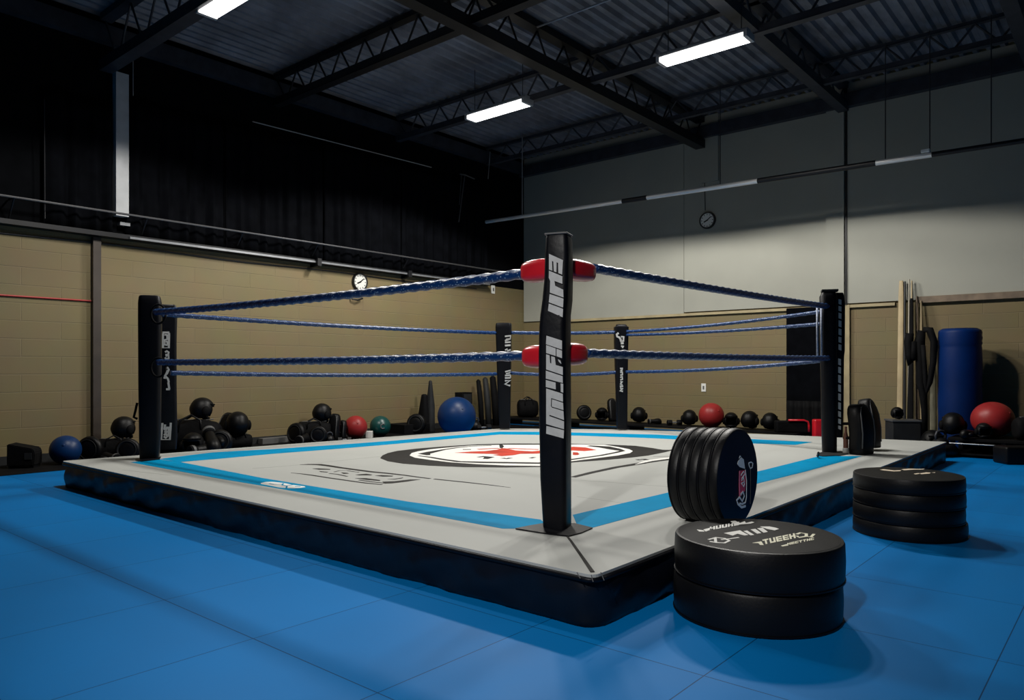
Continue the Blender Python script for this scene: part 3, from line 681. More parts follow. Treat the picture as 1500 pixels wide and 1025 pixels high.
# ------------------------------------------------------------------ ropes
def rope(label, A, B, sag=.02, r=.024, pitch=.11):
    A, B = Vector(A), Vector(B); L = (B - A).length; n = int(L / .022); b = BM(); rings = []
    d = (B - A).normalized(); s = d.cross(Vector((0, 0, 1))).normalized(); up = s.cross(d); seg = 12
    for i in range(n + 1):
        t_ = i / n; c = A.lerp(B, t_) - Vector((0, 0, sag * 4 * t_ * (1 - t_))); ph = 2 * PI * t_ * L / pitch; ring_ = []
        for k in range(seg):
            a = 2 * PI * k / seg; rr = r * (1 + .10 * math.cos(3 * (a - ph / 3 * 1.0)))
            ring_.append(c + s * math.cos(a) * rr + up * math.sin(a) * rr)
        rings.append(ring_)
    loft(b, rings); o = obj('ring_rope', b, ROPE, smooth='all'); tag(o, label, 'rope', 'blue ring ropes')
NPx = at(816, NZ)
def W(px, py, Zd): return at(px, Zd, zat(py, Zd))
rope('top blue rope from the nearest post to the left post', W(772, 400.5, 4.10), W(228, 457, ZL1 - .12), .02, .029)
rope('lower blue rope from the nearest post to the left post', W(772, 521, 4.10), W(232, 530.5, ZL1 - .12), .01, .027)
rope('top blue rope from the left post along the tan wall side', W(236, 460, 7.1), W(727, 487.5, 10.38), .02, .023)
rope('lower blue rope from the left post along the tan wall side', W(250, 546, 7.3), W(727, 547.5, 10.38), .02, .023)
rope('top blue rope between the two far posts', W(748, 487, 10.38), W(904, 486.5, 10.28), .01, .023)
rope('lower blue rope between the two far posts', W(748, 546, 10.38), W(904, 545, 10.28), .03, .023)
rope('top blue rope from the nearest post to the right post', W(870, 392.5, 4.3), W(1212, 448.5, ZR - .05), .01, .027)
rope('lower blue rope from the nearest post to the right post', W(858, 517, 4.25), W(1214, 524.5, ZR - .05), .01, .026)
rope('topmost thin blue rope from the slim far post to the right post', W(915, 485.5, 10.28), W(1205, 456, ZR + .1), .03, .019)
rope('second blue rope from the slim far post, ending on the right post beneath the topmost', W(915, 490.5, 10.28), W(1206, 474, ZR + .1), .02, .019)
rope('lowest blue rope from the slim far post to the right post', W(915, 544.5, 10.28), W(1206, 528, ZR + .1), .03, .021)
b = BM(); 
for x in (1197, 1203): tube(b, [W(x, 450, ZR - .07), W(x + .3, 526, ZR - .07)], .010, 8)
t_ = obj('rope_spacer', b, mat('pale_cord', (.28, .32, .42), .6, var=.3, vscale=60), smooth='all'); tag(t_, 'pair of upright pale cords tying the ropes together beside the right post', 'rope spacer')

# ------------------------------------------------------------------ big discs
def disc(name, label, group, c, R, H, M3=None, top=RUBTOP, side=RUBBER, waist=True):
    t = thing(name, label, 'disc', c, group)
    M = Matrix.Translation(c) @ (M3.to_4x4() if M3 else Matrix())
    b = BM(); e = .014 if H > .1 else .008
    lathe(b, [(R - .02, 0), (R - e * .3, .002), (R, e), (R + .003, H * .5), (R, H - e), (R - e * .35, H - e * .3), (R - e, H - .0015)], 96, M); obj('body', b, side, t, smooth=True)
    b = BM(); lathe(b, [(R - e - .0005, H - .006), (R - e - .0005, H - .0008), (R - e - .012, H), (.001, H)], 96, M); obj('face', b, top, t, smooth=True)
    b = BM(); lathe(b, [(R - .018, .0), (R + .0035, .004), (R + .004, .010), (R - .018, .012)], 96, M); obj('welt', b, VINYL, t, smooth=True)
    return t
c1 = at(1108, 3.313, 0)
disc('padded_disc', 'big black padded disc lying on the blue floor nearest the viewer, under the lettered one', 'near stack of thick discs', c1 + CR * -.003, .357, .170)
d2_ = disc('padded_disc', 'big black padded disc with white and cream lettering on top, resting on the nearest disc', 'near stack of thick discs', c1 + CR * .004 + Vector((0, 0, .171)), .359, .172)
PT = Plane((0, 0, .3431), (0, 0, 1)); b = BM()
def z5(p): return Z(980, 740, 5.769, p)
PT.poly(b, z5([(235,205),(290,212),(300,222),(255,222)]), 0); PT.poly(b, z5([(290,205),(350,190),(360,205),(310,222)]), 0)
glyph_row(PT, b, z5([(345,210)])[0], z5([(600,165)])[0], (0, -4.6), 5, 3, lift=0)
PT.poly(b, z5([(520,135),(560,132),(600,150),(640,135),(650,150),(700,138),(722,145),(690,155),(620,160),(560,165)]), .0003)
PT.stroke(b, z5([(335,290),(400,272),(470,280),(510,300),(470,318),(400,315),(345,305)]), .012, 0); PT.stroke(b, z5([(390,275),(395,312)]), .012, 0.0002); PT.stroke(b, z5([(440,290),(500,285),(590,272)]), .010, 0.0002)
PT.poly(b, z5([(465,235),(600,212),(640,235),(670,250),(640,255),(580,240),(540,256)]), 0)
for q in ([(630,218),(660,214),(720,250),(690,254)], [(690,205),(730,200),(780,235),(745,240)], [(745,195),(790,190),(835,225),(800,232)], [(770,180),(850,180),(900,190),(930,200),(895,212),(830,200)]): PT.poly(b, z5(q), .0004)
obj('lettering', b, WHITEP, d2_, label='white lettering')
b = BM()
glyph_row(PT, b, z5([(800,332)])[0], z5([(1080,275)])[0], (-2, -7.0), 5, 9, lift=0)
PT.poly(b, z5([(705,318),(780,305),(800,335),(770,335),(755,320)]), 0)
PT.stroke(b, z5([(1080,245),(1110,232),(1160,240),(1160,262),(1100,272),(1080,258)]), .014, 0); PT.stroke(b, z5([(1160,262),(1200,268),(1225,243)]), .012, 0.0003)
glyph_row(PT, b, z5([(1000,338)])[0], z5([(1230,290)])[0], (0, -3.2), 7, 4, lift=0); PT.poly(b, z5([(945,342),(1000,328),(1010,340),(960,348)]), 0)
obj('lettering', b, mat('pale_cream', (.78, .76, .58), .5), d2_, label='cream lettering')
# right stack
c3 = at(1330, 4.90, 0)
offs = [(.006, .335), (-.002, .328), (.001, .328), (-.001, .328)]
names = ['big black disc at the bottom of the stack by the right edge of the ring', 'black disc second from the bottom in the stack by the right edge of the ring',
         'black disc just below the cream marked one by the right ring edge', 'black disc with gleaming cream marks, topmost beside the right ring edge']
z_ = 0
for (dx, R), nm in zip(offs, names):
    dd = disc('padded_disc', nm, 'right stack of discs', c3 + CR * dx + Vector((0, 0, z_)), R, .0965); z_ += .0975
PT = Plane((0, 0, z_ - .0008), (0, 0, 1)); b = BM()
def z8(p): return Z(1250, 673.5, 9.375, p)
for q in ([(365,135),(420,128),(560,145),(660,143),(640,155),(560,158),(420,145)], [(660,130),(760,122),(900,125),(980,124),(960,132),(840,134),(700,142)], [(830,190),(900,182),(915,190),(860,198)], [(915,185),(1000,172),(1060,176),(1050,188),(930,196)], [(1075,175),(1125,170),(1120,178)]): PT.poly(b, z8(q), .0)
obj('lettering', b, CREAMP, dd, label='gleaming cream marks')
# five discs standing on edge on the canvas
ax = cn(131); Rm = .262
zc = HP + Rm
front_c = at(1082, 4.03, zc)
Q = ax.to_track_quat('Z', 'Y').to_matrix()
T = .058
lab = ['lettered black disc standing on edge, front of the upright row on the ring corner', 'black disc standing on edge right behind the lettered one', 'middle black disc of the five standing on edge on the ring',
       'black disc standing on edge, second from the left in the upright row', 'black disc standing on edge, leftmost of the upright row on the ring']
for k in range(5):
    R = Rm * (1 - .004 * k); cc = front_c - ax * (T * (k + 1) + .001 * k) - Vector((0, 0, Rm - R))
    t = disc('standing_disc', lab[k], 'upright row of five discs', cc, R, T - .001, Q, top=NAVYFACE)
    if k == 0: first = t
PF = Plane(front_c, ax)
b = BM()
def z7(p): return Z(1060, 660, 10.25, p)
PF.poly(b, z7([(265,100),(300,130),(320,270),(290,262),(240,245),(205,205),(215,160)]), .0005, idx=0)
PF.stroke(b, z7([(232,120),(245,80),(258,90)]), .005, .0005, idx=0)
PF.poly(b, z7([(245,300),(325,290),(335,420),(320,600),(260,680),(235,690),(230,500)]), .0005, idx=1)
PF.stroke(b, z7([(240,300),(236,450),(240,680)]), .008, .0016, idx=2); PF.stroke(b, z7([(325,285),(345,450),(342,700),(325,790)]), .006, .0016, idx=0)
for s in ([(260,370),(300,310),(320,350),(270,420)], [(270,450),(300,400),(310,470),(265,490)], [(275,500),(300,540),(315,490)]): PF.stroke(b, z7(s), .007, .0018, idx=0)
PF.stroke(b, z7([(255,660),(290,615),(310,680),(280,760),(240,700)]), .011, .0018, idx=0)
PF.stroke(b, z7([(235,700),(195,745),(215,800),(270,850),(330,830)]), .013, .0018, idx=0); PF.stroke(b, z7([(240,790),(280,800),(320,780)]), .010, .002, idx=0)
PF.stroke(b, z7([(375,185),(410,170),(440,190),(430,250),(400,265),(385,230),(375,185)]), .007, .0005, idx=0); PF.stroke(b, z7([(403,270),(405,500),(400,800)]), .004, .0005, idx=3)
obj('logo', b, [mat('ice_print', (.9, .95, .95), .5), PINKP, mat('pink_print', (.9, .25, .4), .5), GREY], first, label='pale and crimson logo')

# ------------------------------------------------------------------ gym gear
def local_thing(name):
    o = bpy.data.objects.new(name, None); o['_local'] = 1; o.empty_display_size = .1; return o
def p_glove():       # mitt along +x, resting on z=0, length ~.30
    t = local_thing('boxing_glove'); b = BM()
    rings = []
    for x, ry, rz, cz in ((-.15,.045,.05,.075),(-.10,.05,.055,.075),(-.04,.058,.06,.075),(.03,.068,.072,.078),(.09,.072,.078,.078),(.13,.064,.07,.072),(.16,.045,.05,.062),(.172,.02,.025,.055)):
        rings.append([Vector((x, ry * math.cos(a), cz + rz * math.sin(a))) for a in [k * 2 * PI / 18 for k in range(18)]])
    loft(b, rings); obj('mitt', b, GEAR, t, smooth='all')
    b = BM(); tube(b, [(-.04,.05,.07),(.0,.078,.075),(.05,.088,.078),(.085,.078,.075)], [.022,.03,.03,.016], 12); obj('thumb', b, GEAR, t, smooth='all')
    b = BM(); rings = [[Vector((x, r * math.cos(a), .075 + r * 1.08 * math.sin(a))) for a in [k * 2 * PI / 18 for k in range(18)]] for x, r in ((-.20,.056),(-.195,.06),(-.12,.056),(-.115,.05))]
    loft(b, rings); obj('cuff', b, GEAR2, t, smooth=True)
    b = BM(); rings = [[Vector((x, r * math.cos(a), .075 + r * 1.08 * math.sin(a))) for a in [k * 2 * PI / 18 for k in range(18)]] for x, r in ((-.175,.0612),(-.174,.063),(-.145,.062),(-.144,.060))]
    loft(b, rings); obj('wrist_strap', b, GREY, t, smooth=True)
    return t
def p_head():        # padded head guard, opening towards -y, centre at z=.13
    t = local_thing('head_guard'); b = BM()
    vs = ellipsoid(b, (0, 0, .135), (.12, .135, .135), seg=28, rings=18)
    kill = [f for f in b.faces if (f.calc_center_median().y < -.055 and .055 < f.calc_center_median().z < .19 and abs(f.calc_center_median().x) < .085) or f.calc_center_median().z < .03]
    bmesh.ops.delete(b, geom=kill, context='FACES')
    for v in b.verts:
        k = 1 + .012 * math.sin(v.co.z * 60); v.co.x *= k; v.co.y *= k
    o = obj('shell', b, GEAR, t, smooth='all'); s = o.modifiers.new('s', 'SOLIDIFY'); s.thickness = .022; s.offset = -1
    for s_ in (-1, 1):
        b = BM(); ellipsoid(b, (s_*.118, -.005, .12), (.026, .045, .055), seg=16, rings=10); obj('ear_pad', b, GEAR2, t, smooth='all')
    b = BM(); tube(b, [(-.10,-.02,.07),(-.07,-.055,.035),(0,-.07,.02),(.07,-.055,.035),(.10,-.02,.07)], .014, 8); obj('chin_strap', b, GEAR2, t, smooth='all')
    b = BM(); tube(b, [(math.cos(a)*.107, math.sin(a)*.118, .205) for a in [PI*1.15 + k*PI*.7/8 for k in range(9)]], .010, 6); obj('brow_piping', b, GEAR2, t, smooth='all')
    return t
def p_round():       # round strike pad standing on edge, face to -y
    t = local_thing('round_pad'); b = BM(); M = Matrix.Translation((0, .04, .15)) @ Matrix.Rotation(PI/2, 4, 'X')
    lathe(b, [(.12,-.02),(.145,0),(.15,.03),(.142,.06),(.115,.075),(.10,.068),(.085,.074),(.05,.078),(.001,.078)], 36, M); obj('pad', b, GEAR, t, smooth='all')
    b = BM(); lathe(b, [(.112,.070),(.116,.078),(.108,.079),(.106,.070)], 36, M); obj('ring_seam', b, DKGREY, t, smooth='all')
    b = BM(); tube(b, [(-.05,.065,.15),(-.04,.10,.15),(.04,.10,.15),(.05,.065,.15)], .012, 8); obj('handle', b, GEAR2, t, smooth='all')
    return t
def p_bag():         # slouched black holdall
    t = local_thing('gym_bag'); b = BM(); rings = []
    for x, k in ((-.24,.55),(-.235,.8),(-.2,.95),(-.1,1.02),(0,.98),(.1,1.03),(.2,.93),(.235,.78),(.24,.5)):
        r_ = []
        for a in [j * 2 * PI / 22 for j in range(22)]:
            y, z = .14 * math.cos(a) * k, .15 + .15 * math.sin(a) * k * (1 if math.sin(a) > 0 else 1)
            q = Vector((x, y, max(z, .002))); r_.append(q + Vector((0, noise.noise(q * 12) * .02, noise.noise(q * 9 + Vector((5, 0, 0))) * .02 if z > .05 else 0)))
        rings.append(r_)
    loft(b, rings); obj('body', b, GEAR2, t, smooth='all')
    for s in (-1, 1):
        b = BM(); tube(b, [(-.1, s*.12, .2), (-.09, s*.1, .3), (0, s*.06, .35), (.09, s*.1, .3), (.1, s*.12, .2)], .010, 6); obj('handle', b, GEAR, t, smooth='all')
    b = BM(); tube(b, [(x, 0, .302 + .004 * math.sin(x * 40)) for x in [-.18 + .03 * k for k in range(13)]], .006, 6); obj('zip', b, GREY, t, smooth='all')
    return t
def p_kettle():
    t = local_thing('kettlebell'); b = BM(); lathe(b, [(.05,0),(.085,.012),(.105,.07),(.10,.12),(.07,.165),(.035,.185),(.001,.19)], 28); obj('bell', b, RUBBER, t, smooth='all')
    b = BM(); tube(b, [(-.05,0,.15),(-.062,0,.21),(-.045,0,.25),(0,0,.262),(.045,0,.25),(.062,0,.21),(.05,0,.15)], .015, 10); obj('handle', b, STEEL, t, smooth='all')
    return t
def p_dumb():        # hex dumbbell along x
    t = local_thing('dumbbell')
    for s in (-1, 1):
        b = BM(); rings = []
        for x, r in ((.06,.05),(.07,.065),(.15,.065),(.16,.05)):
            rings.append([Vector((s * x, r * math.cos(a), .056 + r * math.sin(a))) for a in [k * PI / 3 for k in range(6)]])
        loft(b, rings); obj('head', b, RUBBER, t)
    b = BM(); tube(b, [(-.07,0,.056),(-.03,0,.056),(0,0,.056),(.03,0,.056),(.07,0,.056)], [.014,.016,.018,.016,.014], 12); obj('grip', b, GALV, t, smooth='all')
    return t
def p_shield():      # tall curved strike shield standing on end, face to -y
    t = local_thing('strike_shield'); b = BM(); rings = []
    for z, k, yb in ((0,.8,.0),(.01,.95,.0),(.06,1,.0),(.2,1,-.012),(.33,1,-.008),(.40,.93,.0),(.445,.80,.006),(.475,.58,.010),(.49,.28,.012)):
        rings.append([Vector((x * k, y * (.6 + .4 * k) + yb, z)) for x, y in rrect(.22, .13, .05, 5)])
    loft(b, rings); obj('body', b, GEAR, t, smooth='all')
    for z in (.16, .30):
        b = BM(); tube(b, [(-.08,.04,z),(-.07,.10,z),(.07,.10,z),(.08,.04,z)], .014, 8); obj('arm_strap', b, GEAR2, t, smooth='all')
    b = BM(); tube(b, [(-.085,-.062,.06),(-.085,-.074,.2),(-.085,-.07,.33),(-.072,-.058,.40),(-.045,-.046,.455),(0,-.038,.475),(.045,-.046,.455),(.072,-.058,.40),(.085,-.07,.33),(.085,-.074,.2),(.085,-.062,.06)], .006, 6); obj('piping', b, GREY, t, smooth='all')
    return t
PROTO = {}
MAKE = dict(glove=(p_glove, 'glove'), head=(p_head, 'head guard'), round=(p_round, 'pad'), bag=(p_bag, 'bag'), kettle=(p_kettle, 'kettlebell'), dumb=(p_dumb, 'dumbbell'), shield=(p_shield, 'shield'))
GRP = dict(glove='black boxing gloves', head='black head guards', round='round strike pads', bag='black gym bags', kettle='black kettlebells', dumb='hex dumbbells', shield='curved strike shields')
def copy_tree(o, parent=None):
    c = o.copy(); COL.objects.link(c)
    if parent is not None: c.parent = parent
    for ch in [x for x in bpy.data.objects if x.parent == o]: copy_tree(ch, c)
    return c
CAMYAW = math.atan2(CR.y, CR.x)
def gear(kind, px, Zd, base, s=1., rot=(0, 0, 0), label='', sc=None):
    """rot.z is measured from the viewing direction: 0 = local -y faces the viewer"""
    if kind not in PROTO:
        o = MAKE[kind][0](); COL.objects.link(o); PROTO[kind] = o
    else:
        o = copy_tree(PROTO[kind])
        for k in ('group', 'label', 'category'):
            if k in o: del o[k]
    o.location = at(px, Zd, base); o.scale = sc or (s, s, s)
    o.rotation_euler = (math.radians(rot[0]), math.radians(rot[1]), CAMYAW + math.radians(rot[2]))
    tag(o, label, MAKE[kind][1], GRP[kind]); return o

b = BM(); box(b, (UL + .035, 1.0, .0005), (UL + .95, VB - .9, .006)); tag(obj('black_floor_strip', b, GEAR2), 'long thin black strip on the floor along the foot of the left wall', 'mat')
b = BM(); box(b, (UL + .97, 9.96, .0005), (on_v(1330, 600, 10.5).x, VB - .86, .006)); tag(obj('black_floor_strip', b, GEAR2), 'thin black strip on the floor between the ring and the low ledge', 'mat')  # thin black strips covering the blue floor behind the ring
# low black ledge along the back wall carrying the far gear
ua, ub = UL + .06, on_v(1195, 600, VB).x
t = thing('low_ledge', 'low black ledge along the foot of the back wall carrying gym gear', 'ledge', ((ua + ub) / 2, VB - .4, 0))
b = BM(); box(b, (ua, VB - .85, .10), (ub, VB - .26, .13), bevel=.005); obj('top', b, GEAR2, t)
for k in range(5):
    x = ua + .1 + (ub - ua - .2) * k / 4; b = BM(); box(b, (x - .04, VB - .8, 0), (x + .04, VB - .3, .099)); obj('foot', b, DKGREY, t)
LZ = .131
UW = -9.25
def L(px): return Zu(px, UW)
def B(px, v=11.4): return Zv(px, v)
# far left: speaker-like case
pc = at(36, L(36) + .05, 0)
t = thing('equipment_case', 'black slope-topped case on the floor at far left by the tan wall', 'case', pc)
M = Matrix.Translation(pc) @ Matrix.Rotation(CAMYAW + .25, 4, 'Z'); b = BM()
sec = [(-.13, .03), (.13, .03), (.135, .17), (.115, .215), (-.13, .27)]
prism(b, [M @ Vector((x, -.12, z)) for x, z in sec], M.to_3x3() @ Vector((0, 1, 0)), .24); bmesh.ops.bevel(b, geom=list(b.edges), offset=.01, segments=2, affect='EDGES'); obj('body', b, GEAR2, t)
b = BM(); box(b, (.04, -.126, .10), (.11, -.118, .17), M); obj('badge', b, DKGREY, t)
for sx in (-.1, .1):
    b = BM(); box(b, (sx - .02, -.1, 0), (sx + .02, .1, .03), M); obj('foot', b, RUBBER, t)
def ball(label, px, Zd, R, m, base=0., sy=1., group='exercise balls', logo=False):
    c = at(px, Zd, base + R * sy); t = thing('exercise_ball', label, 'ball', at(px, Zd, base), group)
    b = BM(); ellipsoid(b, c, (R, R, R * sy), seg=48, rings=28); obj('ball', b, m, t, smooth='all')
    b = BM(); n = (EYE - c).normalized()
    if logo:
        P = Plane(c + n * R * .93, n); s = R * .35
        q = c + CR * R * .2 + n * R * .93
        up = Vector((0, 0, 1))
        pts = [q + CR * s * a_ + up * s * b_ for a_, b_ in ((.7, .5), (.1, .6), (-.4, .3), (-.45, -.4), (0, -.7), (.7, -.6))]
        pts = [c + (p - c).normalized() * (R + .002) for p in pts]; tube(b, pts, .010, 6); obj('logo', b, GREY, t, smooth='all')
    else:
        d = (CR * .3 - CF * .7 + Vector((0, 0, .35))).normalized(); p = c + Vector((d.x * R, d.y * R, d.z * R * sy))
        lathe(b, [(.014, -.004), (.014, .003), (.009, .005), (.001, .005)], 16, Matrix.Translation(p) @ d.to_track_quat('Z', 'Y').to_matrix().to_4x4()); obj('valve', b, m, t, smooth='all')
    return t
ball('small dark blue exercise ball on the floor at far left', 96, L(96) + .02, .163, BALLB)
ball('bright red exercise ball on the floor beside the green ball', 521, L(521), .178, BALLR)
ball('dark green exercise ball with a pale curved mark', 557, L(557), .165, BALLG, logo=True)
ball('large dark blue exercise ball, biggest of all, near the far post', 669, 12.05, .312, BALLB)
ball('red exercise ball on the low ledge at the back wall, over the upright discs', 1042, B(1042, 11.2), .20, BALLR, LZ)
# piles left of and behind the left post
z0 = L(135)
gear('round', 131, L(131) + .03, 0, 1.0, (0, 0, -8), 'round black strike pad standing next to the small blue ball')
gear('bag', 168, L(168), 0, .85, (0, 0, 20), 'low black gym bag directly left of the left ring post')
gear('round', 186, 8.6, 0, .92, (-6, 0, 10), 'round black strike pad leaning on the bag left of the left ring post')
gear('head', 181, L(181) + .02, .23, 1.05, (0, 0, 150), 'black head guard on top of the bag left of the left ring post')
gear('glove', 160, L(160) - .2, 0, .8, (0, 0, 150), 'black boxing glove on the floor in front of the low bag')
# pile right of the left post
gear('bag', 283, L(283) + .08, 0, 1.4, (0, 0, 8), 'big slumped black gym bag just right of the left ring post')
gear('head', 293, L(293) + .08, .40, 1.15, (10, 0, 130), 'black head guard crowning the pile right of the left ring post')
gear('glove', 313, L(313) - .42, .10, 1.25, (20, 35, -55), 'black boxing glove standing tipped against the big slumped bag')
gear('shield', 329, L(329) + .2, 0, 1.0, (-10, 4, -20), 'curved black strike shield standing behind the round pad right of the left post', sc=(1.2, 1.1, 1.0))
gear('round', 321, L(321) - .42, 0, 1.05, (-8, 0, 6), 'round black strike pad at the front of the pile right of the left post')
gear('head', 348, L(348), .17, 1.25, (0, 0, -150), 'black head guard at the right end of the pile by the left post')
gear('bag', 350, L(350) + .02, 0, .68, (0, 0, 40), 'small black bag beneath the head guard at the right end of the pile')
gear('head', 283, L(283) - .36, 0, 1.1, (0, 0, 8), 'black head guard on the floor in front of the big slumped bag')
gear('glove', 300, L(300) - .5, .0, 1.1, (0, 0, 60), 'black boxing glove on the floor between the low head guard and front round pad')
# pale box piece on baseboard
b = BM(); p = on_u(405, 646, UL + .1); box(b, (UL + .04, p.y - .26, 0), (UL + .16, p.y + .26, .085), bevel=.006); tag(obj('floor_box', b, GREY), 'low grey box lying at the wall foot between the two gear piles', 'box')
# pile with dumbbells/gloves
gear('round', 432, L(432) + .02, 0, 1.02, (-6, 0, -25), 'round black strike pad at the left end of the pile before the red ball')
gear('bag', 460, L(460) + .08, 0, 1.0, (0, 0, 15), 'black gym bag in the middle of the pile before the red ball')
gear('head', 470, L(470) + .08, .27, 1.1, (8, 0, 140), 'black head guard on top of the pile before the red ball')
gear('round', 466, L(466) - .32, 0, .88, (-4, 0, 4), 'round dark strike pad at the front of the pile before the red ball')
gear('shield', 488, L(485) - .06, 0, .84, (-8, 0, -20), 'small curved black shield in the pile before the red ball')
gear('shield', 500, L(498) - .03, 0, .62, (-8, 0, -24), 'shortest curved black shield, touching the red ball')
gear('glove', 446, L(446) - .2, 0, 1.0, (0, 0, 80), 'black boxing glove on the floor before the dark bag')
gear('kettle', 483, L(483) - .36, 0, .62, (0, 0, 30), 'small black kettlebell before the shields near the red ball')
gear('dumb', 505, L(505) - .35, 0, .62, (0, 0, 10), 'hex dumbbell with pale grip lying left of the red ball')
b = BM(); p = at(541, L(541) - .1); M = Matrix.Translation(p) @ Matrix.Rotation(.7, 4, 'Z'); box(b, (-.05, -.05, 0), (.05, .05, .11), M, bevel=.01); tag(obj('small_box', b, SWITCH), 'small white box on the floor between the red and green balls', 'box')
# after green ball
b = BM(); va_, vb_ = on_u(575, 620, UL + .2).y, on_u(612, 620, UL + .2).y; box(b, (UL + .05, va_, 0), (UL + .5, vb_, .16), bevel=.01); tag(obj('floor_chest', b, GEAR2), 'low black chest right of the green ball', 'chest')
gear('round', 609, L(609) - .1, 0, 1.12, (-5, 0, -15), 'round black strike pad leaning on the tapered pads right of the green ball')
def standpad(label, px, Zd, base, yt, w0, w1, m=GEAR2, lean=0.):
    h = zat(yt, Zd) - base; b = BM(); rings = []; c = at(px, Zd, base)
    for t_, k in ((0, 1), (.02, 1.03), (.5, .5 + .5 * .95), (.93, 0), (.98, -.15), (1, -.6)):
        w = w1 + (w0 - w1) * max(k, 0) if k >= 0 else w1 * (1 + k)
        rings.append([c + Vector((lean * t_ * h * CR.x, lean * t_ * h * CR.y, h * t_)) + Vector((x, y, 0)) for x, y in rrect(w, w * .8, w * .3, 4)])
    loft(b, rings); return tag(obj('upright_pad', b, m, smooth='all'), label, 'pad', 'tall upright pads')
standpad('shorter of two tall tapering black pads right of the green ball', 621.5, L(621) + .1, 0, 577, .20, .11)
standpad('taller slim grey-black tapering pad left of the big blue ball', 630.5, L(630), 0, 557, .15, .065, DKGREY)
# dark box on wall
p = on_u(679, 583, UL + .1); t = thing('wall_speaker', 'small black box mounted on the tan wall above the big blue ball', 'speaker', (UL, p.y, p.z))
b = BM(); box(b, (UL, p.y - .13, p.z - .12), (UL + .2, p.y + .13, p.z + .11), bevel=.01); obj('cabinet', b, GEAR2, t)
b = BM(); box(b, (UL + .2, p.y - .10, p.z - .09), (UL + .206, p.y + .10, p.z + .08)); obj('grille', b, DKGREY, t)
# poles near far post
for i, (px, yt, w, lab) in enumerate(((706, 556, .10, 'left'), (716, 553, .12, 'middle'), (727, 551, .14, 'right'))):
    Zd = Zu(px, -9.35); c = at(px, Zd, 0); b = BM(); h = zat(yt, Zd)
    tube(b, [c, c + Vector((-.05, .02, h * .5)), c + Vector((-.12, .03, h * .97)), c + Vector((-.13, .03, h))], [w * .45, w * .5, w * .42, w * .2], 10)
    tag(obj('leaning_roll', b, GEAR2 if i != 1 else DKGREY, smooth='all'), {'left': 'leftmost tall dark roll leaning in the far corner, its edge clear of the ring post', 'middle': 'dark grey roll between two black ones leaning in the far corner', 'right': 'tall dark roll leaning half hidden behind the far ring post'}[lab], 'roll', 'rolls leaning in the far corner')
gear('kettle', 697, Zu(697, -8.9), 0, .85, (0, 0, 20), 'dark kettlebell right of the big blue ball')
gear('dumb', 708, Zu(708, -8.8), 0, .9, (0, 0, 30), 'hex dumbbell at the foot of the leaning rolls')
# back wall row
gear('bag', 773, B(773, 11.3), LZ, .95, (0, 0, 12), 'black slouching gym bag on the ledge just left of the nearest post', sc=(.82, 1, 1.15))
gear('round', 856, B(856, 11.3), LZ, .95, (-5, 0, 10), 'round black strike pad on the ledge right of the nearest post')
gear('head', 882, B(882, 11.35), LZ, .92, (0, 0, -20), 'black head guard on the ledge between the round pad and slim far post')
gear('shield', 899, B(899, 11.45), LZ, .85, (-12, 0, 20), 'black curved shield leaning at the left of the slim far post')
gear('head', 936, B(936, 11.35), LZ, 1.05, (0, 0, 165), 'black head guard on the ledge right of the slim far post')
gear('head', 1010, B(1010, 11.35), LZ, 1.0, (0, 0, 170), 'smooth black head guard on the ledge left of the red ball')
gear('head', 1071, B(1071, 11.3), LZ, .95, (0, 0, -15), 'black head guard on the ledge touching the right of the red ball')
gear('head', 1098, B(1098, 11.3), LZ, 1.08, (0, 0, 130), 'black head guard in the middle of the three right of the red ball')
gear('head', 1128, B(1128, 11.3), LZ, 1.02, (0, 0, 150), 'smooth backed black head guard beside the red-edged case')
gear('dumb', 988, B(988, 11.3), LZ, .8, (0, 0, 12), 'hex dumbbell on the ledge left of the head guards')
gear('glove', 960, B(960, 11.3), LZ, .65, (0, 0, 10), 'small black boxing glove lying flat on the ledge')
# red edged case
Zc = B(1160, 11.2); c = at(1160, Zc, LZ); t = thing('red_edged_case', 'black case with a red rounded edge at the foot of the black panel', 'case', c)
M = Matrix.Translation(c) @ Matrix.Rotation(CAMYAW - .1, 4, 'Z')
b = BM(); box(b, (-.24, -.1, 0), (.20, .1, .17), M, bevel=.02); obj('body', b, GEAR2, t)
b = BM(); tube(b, [M @ Vector(p) for p in ((-.08, -.11, .185), (.14, -.11, .185), (.2, -.11, .165), (.215, -.11, .11), (.215, -.11, 0.015))], .016, 8); obj('red_edge', b, REDV, t, smooth='all')
b = BM(); c = at(1199, B(1199, 11.25), 0); M = Matrix.Translation(c) @ Matrix.Rotation(CAMYAW, 4, 'Z'); box(b, (-.08, -.06, 0), (.06, .06, .34), M, bevel=.03); tag(obj('red_block', b, REDV, smooth=True), 'bright red padded block half hidden behind the right ring post', 'block')
# black panel on back wall
ua, ub = on_v(1157, 500, VB).x, on_v(1225, 500, VB).x
b = BM(); box(b, (ua, VB - .16, 0), (ub, VB - .055, 2.03), bevel=.012); t = obj('upright_mat', b, CURT); tag(t, 'tall black mat standing flat against the back wall behind the right ring post', 'mat')
b = BM(); n = 30; G = []
for i in range(n + 1):
    x = ua + .02 + (ub - ua - .04) * i / n
    G.append([b.verts.new((x, VB - .22 + .02 * math.sin(i * 1.1 + j * .2), .01 + .115 * j)) for j in range(6)])
for i in range(n):
    for j in range(5): b.faces.new((G[i][j], G[i + 1][j], G[i + 1][j + 1], G[i][j + 1]))
o = obj('draped_cloth', b, GEAR2, smooth='all'); o.modifiers.new('s', 'SOLIDIFY').thickness = .01; tag(o, 'rumpled black cloth draped low against the tall black mat', 'cloth')

